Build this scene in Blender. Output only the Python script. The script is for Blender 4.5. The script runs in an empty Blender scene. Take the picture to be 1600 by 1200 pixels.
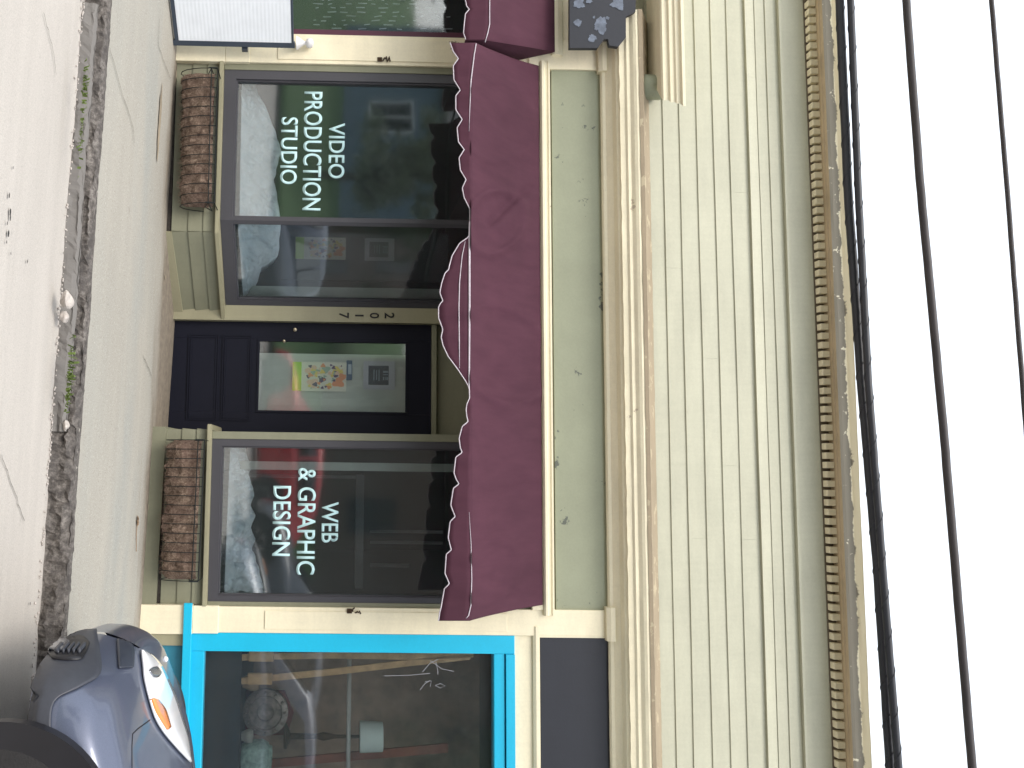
import bpy, bmesh, math, random
from math import sin, cos, pi, atan, radians, sqrt
from mathutils import Vector, Matrix, noise
from mathutils.bvhtree import BVHTree
random.seed(7)
S = bpy.context.scene
COL = S.collection

# ------------------------------------------------------------------ camera
# The photograph lies on its side: world up runs to the right of the picture, so the camera is rolled a quarter turn.
FPX, HOR = 1340.0, 575.0
PITCH, YAW, ROLL = radians(1.06), atan(.097), .0155
V0, U0 = HOR - FPX*math.tan(PITCH), 600.0
CAM = Vector((0, -6.9, 1.53))
FW = Vector((-sin(YAW)*cos(PITCH), cos(YAW)*cos(PITCH), sin(PITCH)))
R0 = Vector((cos(YAW), sin(YAW), 0)); UP0 = R0.cross(FW)
RT = R0*cos(ROLL) + UP0*sin(ROLL); UPV = UP0*cos(ROLL) - R0*sin(ROLL)
cd = bpy.data.cameras.new('camera'); cam = bpy.data.objects.new('camera', cd); COL.objects.link(cam)
m = Matrix.Identity(4)
for i in range(3):
    m[i][0] = UPV[i]; m[i][1] = -RT[i]; m[i][2] = -FW[i]; m[i][3] = CAM[i]
cam.matrix_world = m
cd.sensor_fit = 'HORIZONTAL'; cd.sensor_width = 36; cd.lens = 36*FPX/1600
cd.shift_x = (800 - V0)/1600; cd.shift_y = 0
cd.clip_start = .05; cd.clip_end = 2000
S.camera = cam

def ray(px, py): return (FW*FPX + RT*(py-U0) + UPV*(px-V0)).normalized()
def at(px, py, Y):
    d = ray(px, py); return CAM + d*((Y-CAM.y)/d.y)
def atz(px, py, Z):
    d = ray(px, py); return CAM + d*((Z-CAM.z)/d.z)

# ------------------------------------------------------------------ light
W = bpy.data.worlds.new('World'); S.world = W; W.use_nodes = True
wn = W.node_tree; wn.nodes.clear()
sky = wn.nodes.new('ShaderNodeTexSky'); sky.sky_type = 'NISHITA'; sky.sun_disc = False
SUN_EL, SUN_ROT = radians(52), radians(205)
sky.sun_elevation = SUN_EL; sky.sun_rotation = SUN_ROT; sky.air_density = 1; sky.dust_density = 4
b1 = wn.nodes.new('ShaderNodeBackground'); b1.inputs[1].default_value = .05
b2 = wn.nodes.new('ShaderNodeBackground'); b2.inputs[0].default_value = (.93, .97, 1, 1); b2.inputs[1].default_value = .66
ad = wn.nodes.new('ShaderNodeAddShader'); wo = wn.nodes.new('ShaderNodeOutputWorld')
wn.links.new(sky.outputs[0], b1.inputs[0]); wn.links.new(b1.outputs[0], ad.inputs[0])
wn.links.new(b2.outputs[0], ad.inputs[1]); wn.links.new(ad.outputs[0], wo.inputs[0])
sl = bpy.data.lights.new('sun', 'SUN'); sl.energy = .9; sl.angle = radians(24); sl.color = (1, .96, .88)
so = bpy.data.objects.new('sun', sl); COL.objects.link(so)
sd = Vector((-.30*cos(SUN_EL)/.95, -.90*cos(SUN_EL)/.95, sin(SUN_EL)))
so.rotation_euler = sd.to_track_quat('Z', 'Y').to_euler()
sky.sun_rotation = math.atan2(sd.x, sd.y)
S.view_settings.view_transform = 'Standard'; S.view_settings.look = 'None'
S.view_settings.exposure = 1.06; S.view_settings.gamma = 1; S.view_settings.use_curve_mapping = False
S.cycles.max_bounces = 10; S.cycles.transparent_max_bounces = 12

# ------------------------------------------------------------------ helpers
def srgb(r, g, b):
    f = lambda c: (c/255/12.92 if c/255 <= .04045 else ((c/255+.055)/1.055)**2.4)
    return (f(r), f(g), f(b), 1)
def tag(o, label=None, cat=None, group=None, kind=None):
    if label: o['label'] = label
    if cat: o['category'] = cat
    if group: o['group'] = group
    if kind: o['kind'] = kind
    return o
def empty(name, loc, label=None, cat=None, group=None, kind=None):
    o = bpy.data.objects.new(name, None); COL.objects.link(o); o.location = loc; o.empty_display_size = .2
    return tag(o, label, cat, group, kind)
def link(name, bm, mat, parent=None, smooth=False, auto=None):
    me = bpy.data.meshes.new(name); bmesh.ops.recalc_face_normals(bm, faces=bm.faces); bm.to_mesh(me); bm.free()
    for mm in (mat if isinstance(mat, list) else [mat]): me.materials.append(mm)
    o = bpy.data.objects.new(name, me); COL.objects.link(o)
    if parent is not None:
        o.parent = parent
        w = Matrix.Identity(4); p = parent
        while p is not None: w = p.matrix_parent_inverse @ p.matrix_basis @ w if p.parent else p.matrix_basis @ w; p = p.parent
        o.matrix_parent_inverse = w.inverted()
    if smooth or auto:
        for p in me.polygons: p.use_smooth = True
        if auto: me.set_sharp_from_angle(angle=radians(auto))
    return o
def box(bm, x0, x1, y0, y1, z0, z1, bev=0):
    r = bmesh.ops.create_cube(bm, size=1, matrix=Matrix.Translation(((x0+x1)/2, (y0+y1)/2, (z0+z1)/2)) @ Matrix.Diagonal((abs(x1-x0), abs(y1-y0), abs(z1-z0), 1)))
    if bev:
        es = list({e for v in r['verts'] for e in v.link_edges})
        bmesh.ops.bevel(bm, geom=es, offset=bev, segments=2, affect='EDGES', profile=.6)
def extrude_x(bm, prof, x0, x1, n=1, jit=None):
    """closed profile of (y,z) swept along X"""
    xs = [x0+(x1-x0)*i/n for i in range(n+1)]
    rings = [[bm.verts.new((x, p[0]+(jit(x, k)[0] if jit else 0), p[1]+(jit(x, k)[1] if jit else 0))) for k, p in enumerate(prof)] for x in xs]
    k = len(prof)
    for i in range(n):
        for j in range(k):
            bm.faces.new((rings[i][j], rings[i][(j+1) % k], rings[i+1][(j+1) % k], rings[i+1][j]))
    bm.faces.new(rings[0]); bm.faces.new(list(reversed(rings[-1])))
def prism(bm, pts, off):
    """pts: 3d loop; off: vector thickness"""
    off = Vector(off)
    a = [bm.verts.new(p) for p in pts]; b = [bm.verts.new(Vector(p)+off) for p in pts]
    n = len(a); bm.faces.new(a); bm.faces.new(list(reversed(b)))
    for i in range(n): bm.faces.new((a[i], b[i], b[(i+1) % n], a[(i+1) % n]))
def tube(bm, pts, r, seg=8, cap=True):
    pts = [Vector(p) for p in pts]; n = len(pts); rings = []
    prev = None
    for i, p in enumerate(pts):
        t = (pts[min(i+1, n-1)]-pts[max(i-1, 0)]).normalized()
        a = prev if prev is not None else (Vector((0, 0, 1)) if abs(t.z) < .9 else Vector((1, 0, 0)))
        a = (a - t*a.dot(t)).normalized(); prev = a; b = t.cross(a)
        rr = r[i] if isinstance(r, (list, tuple)) else r
        rings.append([bm.verts.new(p + a*(rr*cos(2*pi*k/seg)) + b*(rr*sin(2*pi*k/seg))) for k in range(seg)])
    for i in range(n-1):
        for k in range(seg):
            bm.faces.new((rings[i][k], rings[i][(k+1) % seg], rings[i+1][(k+1) % seg], rings[i+1][k]))
    if cap: bm.faces.new(list(reversed(rings[0]))); bm.faces.new(rings[-1])
def lathe(bm, prof, origin, axis='Z', seg=28):
    """prof: (r, h) list"""
    o = Vector(origin); rings = []
    for r, h in prof:
        ring = []
        for k in range(seg):
            c, s = cos(2*pi*k/seg)*r, sin(2*pi*k/seg)*r
            d = Vector((c, s, h)) if axis == 'Z' else (Vector((c, h, s)) if axis == 'Y' else Vector((h, c, s)))
            ring.append(bm.verts.new(o+d))
        rings.append(ring)
    for i in range(len(rings)-1):
        for k in range(seg):
            bm.faces.new((rings[i][k], rings[i][(k+1) % seg], rings[i+1][(k+1) % seg], rings[i+1][k]))
    bm.faces.new(rings[0]); bm.faces.new(rings[-1])
def gridmesh(bm, P):
    V = [[bm.verts.new(p) for p in row] for row in P]
    for i in range(len(V)-1):
        for j in range(len(V[0])-1):
            bm.faces.new((V[i][j], V[i][j+1], V[i+1][j+1], V[i+1][j]))
    return V
def lerp(a, b, t): return a+(b-a)*t
def interp(pts, x):
    if x <= pts[0][0]: return pts[0][1]
    for (a, b), (c, d) in zip(pts, pts[1:]):
        if x <= c: return b+(d-b)*(x-a)/(c-a)
    return pts[-1][1]

# ------------------------------------------------------------------ materials
class NT:
    def __init__(s, name):
        s.m = bpy.data.materials.new(name); s.m.use_nodes = True; s.t = s.m.node_tree; s.t.nodes.clear()
        s.out = s.t.nodes.new('ShaderNodeOutputMaterial')
    def n(s, typ, **kw):
        x = s.t.nodes.new(typ)
        for k, v in kw.items(): setattr(x, k, v)
        return x
    def l(s, a, b): s.t.links.new(a, b)
    def noise(s, scale, detail=6, rough=.6, stretch=None, dist=0):
        tc = s.n('ShaderNodeTexCoord'); mp = s.n('ShaderNodeMapping')
        if stretch: mp.inputs['Scale'].default_value = stretch
        nz = s.n('ShaderNodeTexNoise'); nz.inputs['Scale'].default_value = scale; nz.inputs['Detail'].default_value = detail
        nz.inputs['Roughness'].default_value = rough; nz.inputs['Distortion'].default_value = dist
        s.l(tc.outputs['Object'], mp.inputs[0]); s.l(mp.outputs[0], nz.inputs['Vector']); return nz.outputs['Fac']
    def ramp(s, fac, stops, interp='LINEAR'):
        r = s.n('ShaderNodeValToRGB'); r.color_ramp.interpolation = interp
        e = r.color_ramp.elements
        while len(e) < len(stops): e.new(.5)
        for el, (p, c) in zip(e, stops): el.position = p; el.color = c if isinstance(c, tuple) else (c, c, c, 1)
        s.l(fac, r.inputs[0]); return r.outputs[0]
    def mix(s, f, a, b, mode='MIX'):
        x = s.n('ShaderNodeMix', data_type='RGBA', blend_type=mode)
        for sock, v in ((x.inputs[0], f), (x.inputs[6], a), (x.inputs[7], b)):
            if hasattr(v, 'links'): s.l(v, sock)
            else: sock.default_value = v
        return x.outputs[2]
    def math(s, op, a, b=None):
        x = s.n('ShaderNodeMath', operation=op)
        for sock, v in ((x.inputs[0], a), (x.inputs[1], b)):
            if v is None: continue
            if hasattr(v, 'links'): s.l(v, sock)
            else: sock.default_value = v
        return x.outputs[0]
    def coord(s, i):
        tc = s.n('ShaderNodeTexCoord'); sp = s.n('ShaderNodeSeparateXYZ'); s.l(tc.outputs['Object'], sp.inputs[0]); return sp.outputs[i]
    def done(s, color, rough=.6, bump=None, bs=.3, bd=.01, metal=0, coat=0, spec=.5):
        p = s.n('ShaderNodeBsdfPrincipled')
        if hasattr(color, 'links'): s.l(color, p.inputs['Base Color'])
        else: p.inputs['Base Color'].default_value = color
        if hasattr(rough, 'links'): s.l(rough, p.inputs['Roughness'])
        else: p.inputs['Roughness'].default_value = rough
        p.inputs['Metallic'].default_value = metal; p.inputs['Coat Weight'].default_value = coat; p.inputs['Specular IOR Level'].default_value = spec
        if bump is not None:
            b = s.n('ShaderNodeBump'); b.inputs['Strength'].default_value = bs; b.inputs['Distance'].default_value = bd
            s.l(bump, b.inputs['Height']); s.l(b.outputs[0], p.inputs['Normal'])
        s.l(p.outputs[0], s.out.inputs[0]); return s.m
def c4(t, k=1.0): return (t[0]*k, t[1]*k, t[2]*k, 1)

def painted(name, col, dirt=.8, chips=None, rough=.55, streak=True, chipcol=(.22, .17, .12, 1), sc=1.0):
    """painted timber: faint blotches, rain streaks, chips to bare wood"""
    t = NT(name)
    a = t.ramp(t.noise(1.6*sc, 5), [(.3, c4(col, dirt)), (.7, c4(col, 1.04))])
    if streak:
        b = t.noise(9, 4, .6, (3, 3, .25)); a = t.mix(.22, a, t.ramp(b, [(.35, c4(col, .72)), (.65, c4(col, 1.05))]))
        a = t.mix(.5, a, t.ramp(t.noise(2.6, 6, .65, (.5, 1, 2.2)), [(.36, c4(col, .84)), (.62, c4(col, 1.05))]))
    fine = t.noise(60, 4)
    a = t.mix(.12, a, t.ramp(fine, [(.3, c4(col, .6)), (.7, c4(col, 1.1))]))
    if chips:
        k = t.ramp(t.noise(chips[0], 8, .65), [(chips[1], 0.0), (chips[1]+.02, 1.0)]); a = t.mix(k, a, chipcol)
    return t.done(a, rough, fine, .15, .004)
CREAM = (.84, .765, .565, 1); OLIVE = (.225, .225, .155, 1); SIDING = (.495, .490, .380, 1)
M = {}
M['cream'] = painted('cream_paint', CREAM, .9, (3, .70))
M['cream_chipped'] = painted('chipped_cream_paint', CREAM, .86, (6, .67), chipcol=(.50, .42, .30, 1))
M['olive'] = painted('olive_paint', OLIVE, .85)
M['olive_light'] = painted('pale_olive_paint', (.33, .31, .205, 1), .88)
M['siding'] = painted('pale_green_siding_paint', SIDING, .90, (11, .74), chipcol=(.30, .29, .23, 1))
M['frieze'] = painted('sage_green_board_paint', (.300, .318, .222, 1), .86, (5.5, .628), chipcol=(.10, .11, .09, 1), streak=False)
M['turq'] = painted('turquoise_paint', (.012, .47, .72, 1), .93, None, .4, False)
M['turq_dark'] = painted('dull_teal_paint', (.03, .20, .29, 1), .8, None, .5)
M['frame'] = painted('grey_window_frame_paint', (.062, .061, .071, 1), .85, None, .45, False)
M['navy'] = painted('navy_door_paint', (.0085, .0095, .019, 1), .85, None, .5, False)
M['navy'].node_tree.nodes['Principled BSDF'].inputs['Specular IOR Level'].default_value = .2
M['panel_dark'] = painted('dark_slate_board', (.018, .020, .029, 1), .7, (9, .75), .5, True, (.12, .12, .13, 1))
M['maroon_trim'] = painted('maroon_trim_paint', (.09, .02, .045, 1), .8, None, .5, False)
M['gutter'] = painted('weathered_brown_edge', (.36, .29, .20, 1), .6, (8, .58), .7, True, (.45, .38, .26, 1))

def mk_soffit():
    t = NT('brown_cornice_paint'); c = (.50, .40, .265, 1)
    return t.done(t.ramp(t.noise(3, 5), [(.3, c4(c, .8)), (.7, c4(c, 1.1))]), .6)
M['soffit'] = mk_soffit()
def mk_peel():
    t = NT('peeling_fascia_paint')
    z = t.coord(2); k = t.math('ADD', t.math('MULTIPLY', t.noise(5, 6, .7, (1, 1, .6)), .10), t.math('SUBTRACT', z, at(1323, 600, -.25).z))
    f = t.ramp(t.math('MULTIPLY', k, 10), [(.47, 0.0), (.52, 1.0)])
    f2 = t.ramp(t.noise(16, 5, .6), [(.625, 0.0), (.65, 1.0)])
    col = t.mix(f2, (.22, .20, .16, 1), (.75, .70, .55, 1))
    return t.done(t.mix(f, col, c4(CREAM)), .65)
M['peel'] = mk_peel()

def mk_awning():
    t = NT('burgundy_awning_canvas'); c = (.068, .0235, .0390, 1)
    a = t.ramp(t.noise(1.3, 5, .55, (1, 1, 1), .6), [(.3, c4(c, .82)), (.7, c4(c, 1.15))])
    a = t.mix(.25, a, t.ramp(t.noise(7, 5, .6, (2, .4, .4)), [(.35, c4(c, .7)), (.7, (.095, .037, .054, 1))]))
    w = t.noise(220, 2)
    return t.done(a, .8, w, .25, .002, spec=.2)
M['awning'] = mk_awning()
M['piping'] = painted('pale_piping', (.62, .56, .62, 1), .7, None, .7, False, sc=20)

def mk_glass(name, tint, refl, rtint=(1, 1, 1, 1)):
    t = NT(name)
    tr = t.n('ShaderNodeBsdfTransparent'); tr.inputs[0].default_value = tint
    gl = t.n('ShaderNodeBsdfGlossy'); gl.inputs['Roughness'].default_value = .045; gl.inputs[0].default_value = rtint
    wv = t.noise(1.4, 2); b = t.n('ShaderNodeBump'); b.inputs['Strength'].default_value = .12; b.inputs['Distance'].default_value = .006
    t.l(wv, b.inputs['Height']); t.l(b.outputs[0], gl.inputs['Normal'])
    fr = t.n('ShaderNodeFresnel'); fr.inputs[0].default_value = 1.5
    k = t.math('MINIMUM', t.math('ADD', fr.outputs[0], refl), 1.0)
    mx = t.n('ShaderNodeMixShader'); t.l(k, mx.inputs[0]); t.l(tr.outputs[0], mx.inputs[1]); t.l(gl.outputs[0], mx.inputs[2])
    df = t.n('ShaderNodeBsdfDiffuse'); df.inputs[0].default_value = (.55, .68, .68, 1)      # thin diffuse veil painting milky haze over the pane
    m2 = t.n('ShaderNodeMixShader'); t.l(t.math('ADD', .012, t.math('MULTIPLY', t.noise(3, 5), .022)), m2.inputs[0]); t.l(mx.outputs[0], m2.inputs[1]); t.l(df.outputs[0], m2.inputs[2])
    t.l(m2.outputs[0], t.out.inputs[0]); return t.m
M['glass'] = mk_glass('shop_window_glass', (.96, .995, 1, 1), .085)
M['glass_clear'] = mk_glass('door_glass', (.93, .97, .97, 1), .07)

def simple(name, col, rough=.5, metal=0, var=.75, sc=6, coat=0, bump=None):
    t = NT(name); nz = t.noise(sc, 5)
    return t.done(t.ramp(nz, [(.3, c4(col, var)), (.7, c4(col, 1.05))]), rough, t.noise(bump, 4) if bump else None, .4, .01, metal=metal, coat=coat)
M['letter'] = simple('pale_blue_window_vinyl', (.58, .83, .85, 1), .5, var=.95)
M['scribble'] = simple('white_window_marker', (.26, .26, .28, 1), .6)
M['black'] = simple('black_paint', (.012, .012, .014, 1), .45)
M['black_wire'] = simple('black_cable_sheath', (.022, .024, .032, 1), .5, sc=3)
M['brown_wire'] = simple('weathered_cable_sheath', (.045, .038, .040, 1), .6)
M['basket_wire'] = simple('dark_basket_wire', (.018, .022, .022, 1), .5, .4)
M['iron'] = simple('rusty_iron', (.075, .040, .018, 1), .7, .3, .4, 30)
M['brass'] = simple('brass_hardware', (.55, .47, .33, 1), .3, .9)
M['white_panel'] = simple('white_board_paint', (.84, .87, .91, 1), .5, var=.97)
M['board_edge'] = simple('dark_blue_grey_edge', (.045, .06, .085, 1), .5)
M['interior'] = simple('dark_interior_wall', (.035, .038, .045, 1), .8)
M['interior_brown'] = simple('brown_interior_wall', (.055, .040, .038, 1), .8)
M['shade_cloth'] = simple('grey_roller_blind', (.66, .66, .60, 1), .8, var=.93)
M['pale_post'] = simple('pale_interior_post', (.42, .46, .42, 1), .7, var=.9)
M['wood'] = simple('worn_honey_wood', (.85, .52, .26, 1), .5, var=.6, sc=9)
M['lampshade'] = simple('pale_green_lampshade', (.85, .93, .86, 1), .7, var=.95)
M['plate'] = simple('tarnished_metal_disc', (.40, .32, .28, 1), .45, .3, .4, 22)
M['dark_red'] = simple('dark_red_cloth', (.20, .030, .035, 1), .8)
M['jar'] = simple('pale_green_glazed_ware', (.55, .74, .64, 1), .4, var=.45, sc=25)

def mk_snow():
    t = NT('white_cotton_batting'); n = t.noise(7, 7, .65)
    return t.done(t.ramp(n, [(.3, (.70, .80, .85, 1)), (.55, (.90, .95, .98, 1))]), .9, t.noise(14, 8, .7), .6, .03, spec=.1)
M['snow'] = mk_snow()
def mk_coir():
    t = NT('brown_coir_fibre'); n = t.noise(34, 9, .8, (1, 1, 1), 1.6)
    n2 = t.noise(5, 4)
    a = t.ramp(n, [(.32, (.045, .030, .024, 1)), (.5, (.21, .150, .115, 1)), (.68, (.46, .36, .27, 1))])
    a = t.mix(t.ramp(n2, [(.4, .0), (.7, .55)]), a, (.16, .10, .085, 1))
    return t.done(a, .95, n, .7, .03, spec=.1)
M['coir'] = mk_coir()

def mk_concrete(name, base, spots=.5, blue=None, sc=1.0, rough=.85, dirt=False):
    t = NT(name)
    a = t.ramp(t.noise(.55*sc, 6, .6, (.6, 1.6, 1)), [(.32, c4(base, .80)), (.68, c4(base, 1.10))])
    if blue:
        a = t.mix(t.ramp(t.noise(.9*sc, 4, .5, (.45, 2.2, 1)), [(.42, 0.0), (.62, .85)]), a, blue)
    sp = t.noise(150*sc, 3, .7); a = t.mix(.5, a, t.ramp(sp, [(.3, c4(base, .5)), (.5, base), (.75, c4(base, 1.35))]))
    fx = t.noise(2.2*sc, 6, .65, (.12, 3, 1)); a = t.mix(.18, a, t.ramp(fx, [(.35, c4(base, .78)), (.65, c4(base, 1.18))]))
    if dirt:
        y0 = t.coord(1); kb = t.math('ADD', t.math('MULTIPLY', t.math('ABSOLUTE', t.math('ADD', y0, .75)), -1.7), t.math('ADD', .62, t.math('MULTIPLY', t.math('SUBTRACT', t.noise(2.0, 6, .6, (.5, 2, 1)), .5), 2.4)))
        a = t.mix(t.ramp(kb, [(.1, 0.0), (.8, .6)]), a, t.ramp(t.noise(90, 4, .7), [(.3, (.225, .235, .220, 1)), (.7, (.40, .41, .385, 1))]))
        g = t.noise(75, 3, .7); a = t.mix(t.ramp(g, [(.60, 0.0), (.70, .6)]), a, (.62, .60, .55, 1)); a = t.mix(t.ramp(g, [(.28, .65), (.38, 0.0)]), a, (.13, .125, .115, 1))    # sandy silt washed against the shop fronts
        y = t.coord(1); k = t.math('ADD', t.math('MULTIPLY', t.math('ADD', y, .30), 2.4), t.math('MULTIPLY', t.math('SUBTRACT', t.noise(2.5, 6, .6, (.35, 2, 1)), .5), 2.2))
        a = t.mix(t.ramp(k, [(.05, 0.0), (.75, .8)]), a, t.ramp(t.noise(18, 6), [(.3, (.135, .105, .080, 1)), (.7, (.25, .205, .155, 1))]))
    st = t.ramp(t.noise(5*sc, 8, .7), [(.66, 0.0), (.74, spots)]); a = t.mix(st, a, c4(base, .38))
    return t.done(a, rough, sp, .35, .004, spec=.25)
M['road'] = mk_concrete('pale_worn_road', (.51, .475, .435, 1), .35)
M['walk'] = mk_concrete('grey_concrete_pavement', (.39, .368, .322, 1), .45, (.30, .305, .28, 1), dirt=True)
M['ground'] = mk_concrete('far_ground', (.16, .17, .12, 1), .3)
def mk_kerb():
    t = NT('crumbling_kerb_stone')
    a = t.ramp(t.noise(26, 8, .75), [(.30, (.040, .036, .035, 1)), (.5, (.155, .140, .128, 1)), (.70, (.37, .34, .31, 1))])
    big = t.noise(2.2, 5, .6, (1, 4, 4)); a = t.mix(t.ramp(big, [(.42, 0.0), (.6, .55)]), a, (.085, .078, .076, 1))
    return t.done(a, .95, t.noise(40, 8, .75), .8, .02, spec=.15)
M['kerb'] = mk_kerb()
M['kerb_pale'] = mk_concrete('pale_kerb_concrete', (.185, .175, .165, 1), .8, sc=3)
M['gap'] = simple('painted_joint_shade', (.05, .042, .035, 1), .95, var=.4, sc=30)  # dark colour standing in for shade in the gap under the bay boards
M['dirt'] = simple('sandy_dirt', (.36, .30, .22, 1), .95, var=.6, sc=8, bump=40)
M['oil'] = simple('oil_drip', (.03, .028, .028, 1), .6)
M['weed'] = simple('weed_green', (.13, .19, .035, 1), .7, var=.5, sc=30)
M['drygrass'] = simple('dry_leaf_tan', (.30, .20, .12, 1), .8, var=.6, sc=30)
M['stone'] = simple('pale_rubble', (.55, .50, .46, 1), .9, var=.6, sc=14, bump=30)
M['leaf_dark'] = simple('dark_foliage', (.035, .060, .022, 1), .7, var=.4, sc=3)
M['leaf_pale'] = simple('pale_blossom_foliage', (.30, .34, .27, 1), .7, var=.6, sc=3)
M['bark'] = simple('bark', (.07, .05, .035, 1), .9, var=.5, sc=12)
M['lawn'] = simple('lawn_grass', (.075, .160, .045, 1), .9, var=.6, sc=2)
M['house_blue'] = painted('blue_grey_house_paint', (.12, .19, .26, 1), .85)
M['house_roof'] = simple('slate_roof', (.06, .065, .075, 1), .8)
M['house_brown'] = painted('dark_brown_house_paint', (.085, .058, .045, 1), .8)
M['window_dark'] = simple('dark_pane', (.02, .025, .03, 1), .08)

# ------------------------------------------------------------------ ground, pavement, kerb, road
def zf(x): return .098 - .027*(x+1)                 # pavement level at the shop front; the street falls to the right
def zs(x, y): return zf(x) + .018*min(0, y)
KY = -1.93
def zroad(x, y): return zf(x) + .018*KY - .135 + .065*min(1.9, max(0, KY-y)) - .04*max(0, -7.5-y)   # crowned
XS = [-60, -30, -15, -8]+[-6+.25*i for i in range(41)]+[6, 9, 15, 30, 60]
bm = bmesh.new()
gridmesh(bm, [[(x, y, zs(x, y)+(.006*noise.noise((x*1.2, y*1.5, 3)))) for x in XS] for y in [KY+.035, -1.6, -1.3, -1.0, -.7, -.4, -.1, .2, .5, .8, 1.0]])
tag(link('pavement', bm, M['walk'], smooth=True), kind='structure')
bm = bmesh.new()
gridmesh(bm, [[(x, y, zroad(x, y)+.008*noise.noise((x*.8, y*1.2, 9))) for x in XS] for y in [-11.5, -9, -7, -6, -5, -4.4, -3.8, -3.4, -3, -2.7, -2.4, -2.2, -2.05, KY+.03]])
tag(link('road', bm, M['road'], smooth=True), kind='structure')
bm = bmesh.new()
gx = [-300, -100, -60, -30, -15, 0, 15, 30, 60, 100, 300]
gridmesh(bm, [[(x, y, max(-2.2, zf(max(-60, min(60, x))) - .35)) for x in gx] for y in [-300, -11, 0, 300]])
tag(link('ground', bm, M['ground']), kind='structure')
# kerb: crumbled stone with a pale repaired stretch
def kerbpart(name, x0, x1, mat, ytop, zlow, zhigh, yface, amp):
    bm = bmesh.new(); n = int((x1-x0)/.025)
    P = []
    for i in range(n+1):
        x = x0+(x1-x0)*i/n; row = []
        base = zf(x)+.018*KY
        prof = [(yface-.01, zlow), (yface, lerp(zlow, zhigh, .25)), (yface+.004, lerp(zlow, zhigh, .5)), (yface+.008, lerp(zlow, zhigh, .75)), (yface+.014, zhigh-.012), (yface+.028, zhigh-.001), (lerp(yface, ytop, .7), zhigh+.002), (ytop, zhigh-.001), (ytop+.01, zhigh-.03)]
        for k, (y, z) in enumerate(prof):
            v = noise.noise((x*6, k*.9, 1.7)); v2 = noise.noise((x*23, k*1.7, 5.1)); v3 = noise.noise((x*1.7, 3.3, .4))
            edge = 1 if 0 < k < 7 else .25
            row.append((x, y+amp*edge*(v*.9+v2*.6+v3*1.0), base+z+amp*edge*.8*(v2*.6+v*.5)*(0.35 if k > 4 else 1)))
        P.append(row)
    gridmesh(bm, P); o = link(name, bm, mat, smooth=False); tag(o, kind='structure'); return o
kerbpart('kerb', -9, 7, M['kerb'], KY+.075, -.17, .004, KY-.02, .040)
kerbpart('kerb_repair', -2.75, -.18, M['kerb_pale'], KY-.012, -.17, -.050, KY-.058, .024)
# cracks and sandy drifts lie in the paving
def strip(bm, pts, w, h):
    for (a, b) in zip(pts, pts[1:]):
        a = Vector(a); b = Vector(b); t = (b-a).normalized(); s = Vector((-t.y, t.x, 0))*w
        bm.faces.new([bm.verts.new(p+Vector((0, 0, h))) for p in (a-s, b-s, b+s, a+s)])
def wig(pix, z, w):
    pts = []
    for (a, b) in zip(pix, pix[1:]):
        for i in range(8):
            t = i/8; p = atz(lerp(a[0], b[0], t), lerp(a[1], b[1], t), 0)
            for _ in range(3): p = atz(lerp(a[0], b[0], t), lerp(a[1], b[1], t), z(p.x, p.y))
            pts.append(p+Vector((random.uniform(-w, w), random.uniform(-w, w), 0)))
    return pts
bm = bmesh.new()
for pix in ([(170, 75), (185, 130), (207, 200), (208, 225)], [(248, 30), (246, 70), (258, 105), (266, 125)], [(222, 555), (237, 590)]):
    strip(bm, wig(pix, zs, .008), .0024, .007)
for pix in ([(0, 710), (15, 755), (38, 820)], [(66, 20), (80, 75), (86, 120)]):
    strip(bm, wig(pix, zroad, .008), .0022, .008)
tag(link('pavement_cracks', bm, simple('crack_dust', (.16, .145, .125, 1), .9, var=.5, sc=20)), kind='structure')
def blob(bm, c, r, zfun, h=.006, sx=1, n=22, seed=0):
    vs = []
    for i in range(n):
        a = 2*pi*i/n; rr = r*(1+.45*noise.noise((cos(a)*1.5+seed, sin(a)*1.5, seed*3.1)))
        x, y = c[0]+cos(a)*rr*sx, c[1]+sin(a)*rr
        vs.append(bm.verts.new((x, y, zfun(x, y)+h)))
    bm.faces.new(vs)
bm = bmesh.new()
for i in range(8):
    x = random.uniform(-4.4, 1.6); y = -.03-abs(random.gauss(0, .05))
    if -1.9 < x < -.25: y = random.uniform(-.1, .5) if x > -1.3 else random.uniform(-.12, .1)
    blob(bm, (x, y), random.uniform(.006, .016), zs, .007+.0003*i, random.uniform(1, 3), seed=i)
blob(bm, (-2.6, -.50), .035, zs, .009, 9, 60, seed=77)
tag(link('dirt_drift', bm, M['dirt']), kind='stuff')
bm = bmesh.new()
for (px, py, r) in ((6, 305, .008), (8, 331, .012), (8, 340, .009), (5, 365, .011), (2, 378, .006), (9, 396, .005), (36, 408, .007), (94, 395, .006), (44, 943, .006), (50, 1005, .006), (48, 1040, .008), (12, 262, .005), (3, 349, .006), (60, 985, .006)):
    p = atz(px, py, zroad(0, 0)); p = atz(px, py, zroad(p.x, p.y)); blob(bm, p, r, zroad, .012, 1.5, 10, px)
tag(link('oil_spots', bm, M['oil']), kind='stuff')

# ------------------------------------------------------------------ the shop building
B = empty('shop_building', (-1.1, 0, .1), 'long pale green clapboard shop building with cream trim and three shopfronts', 'building')
XL, XR = -9.0, 5.2
def Zt(px, Y=0): return at(px, 600, Y).z
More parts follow.
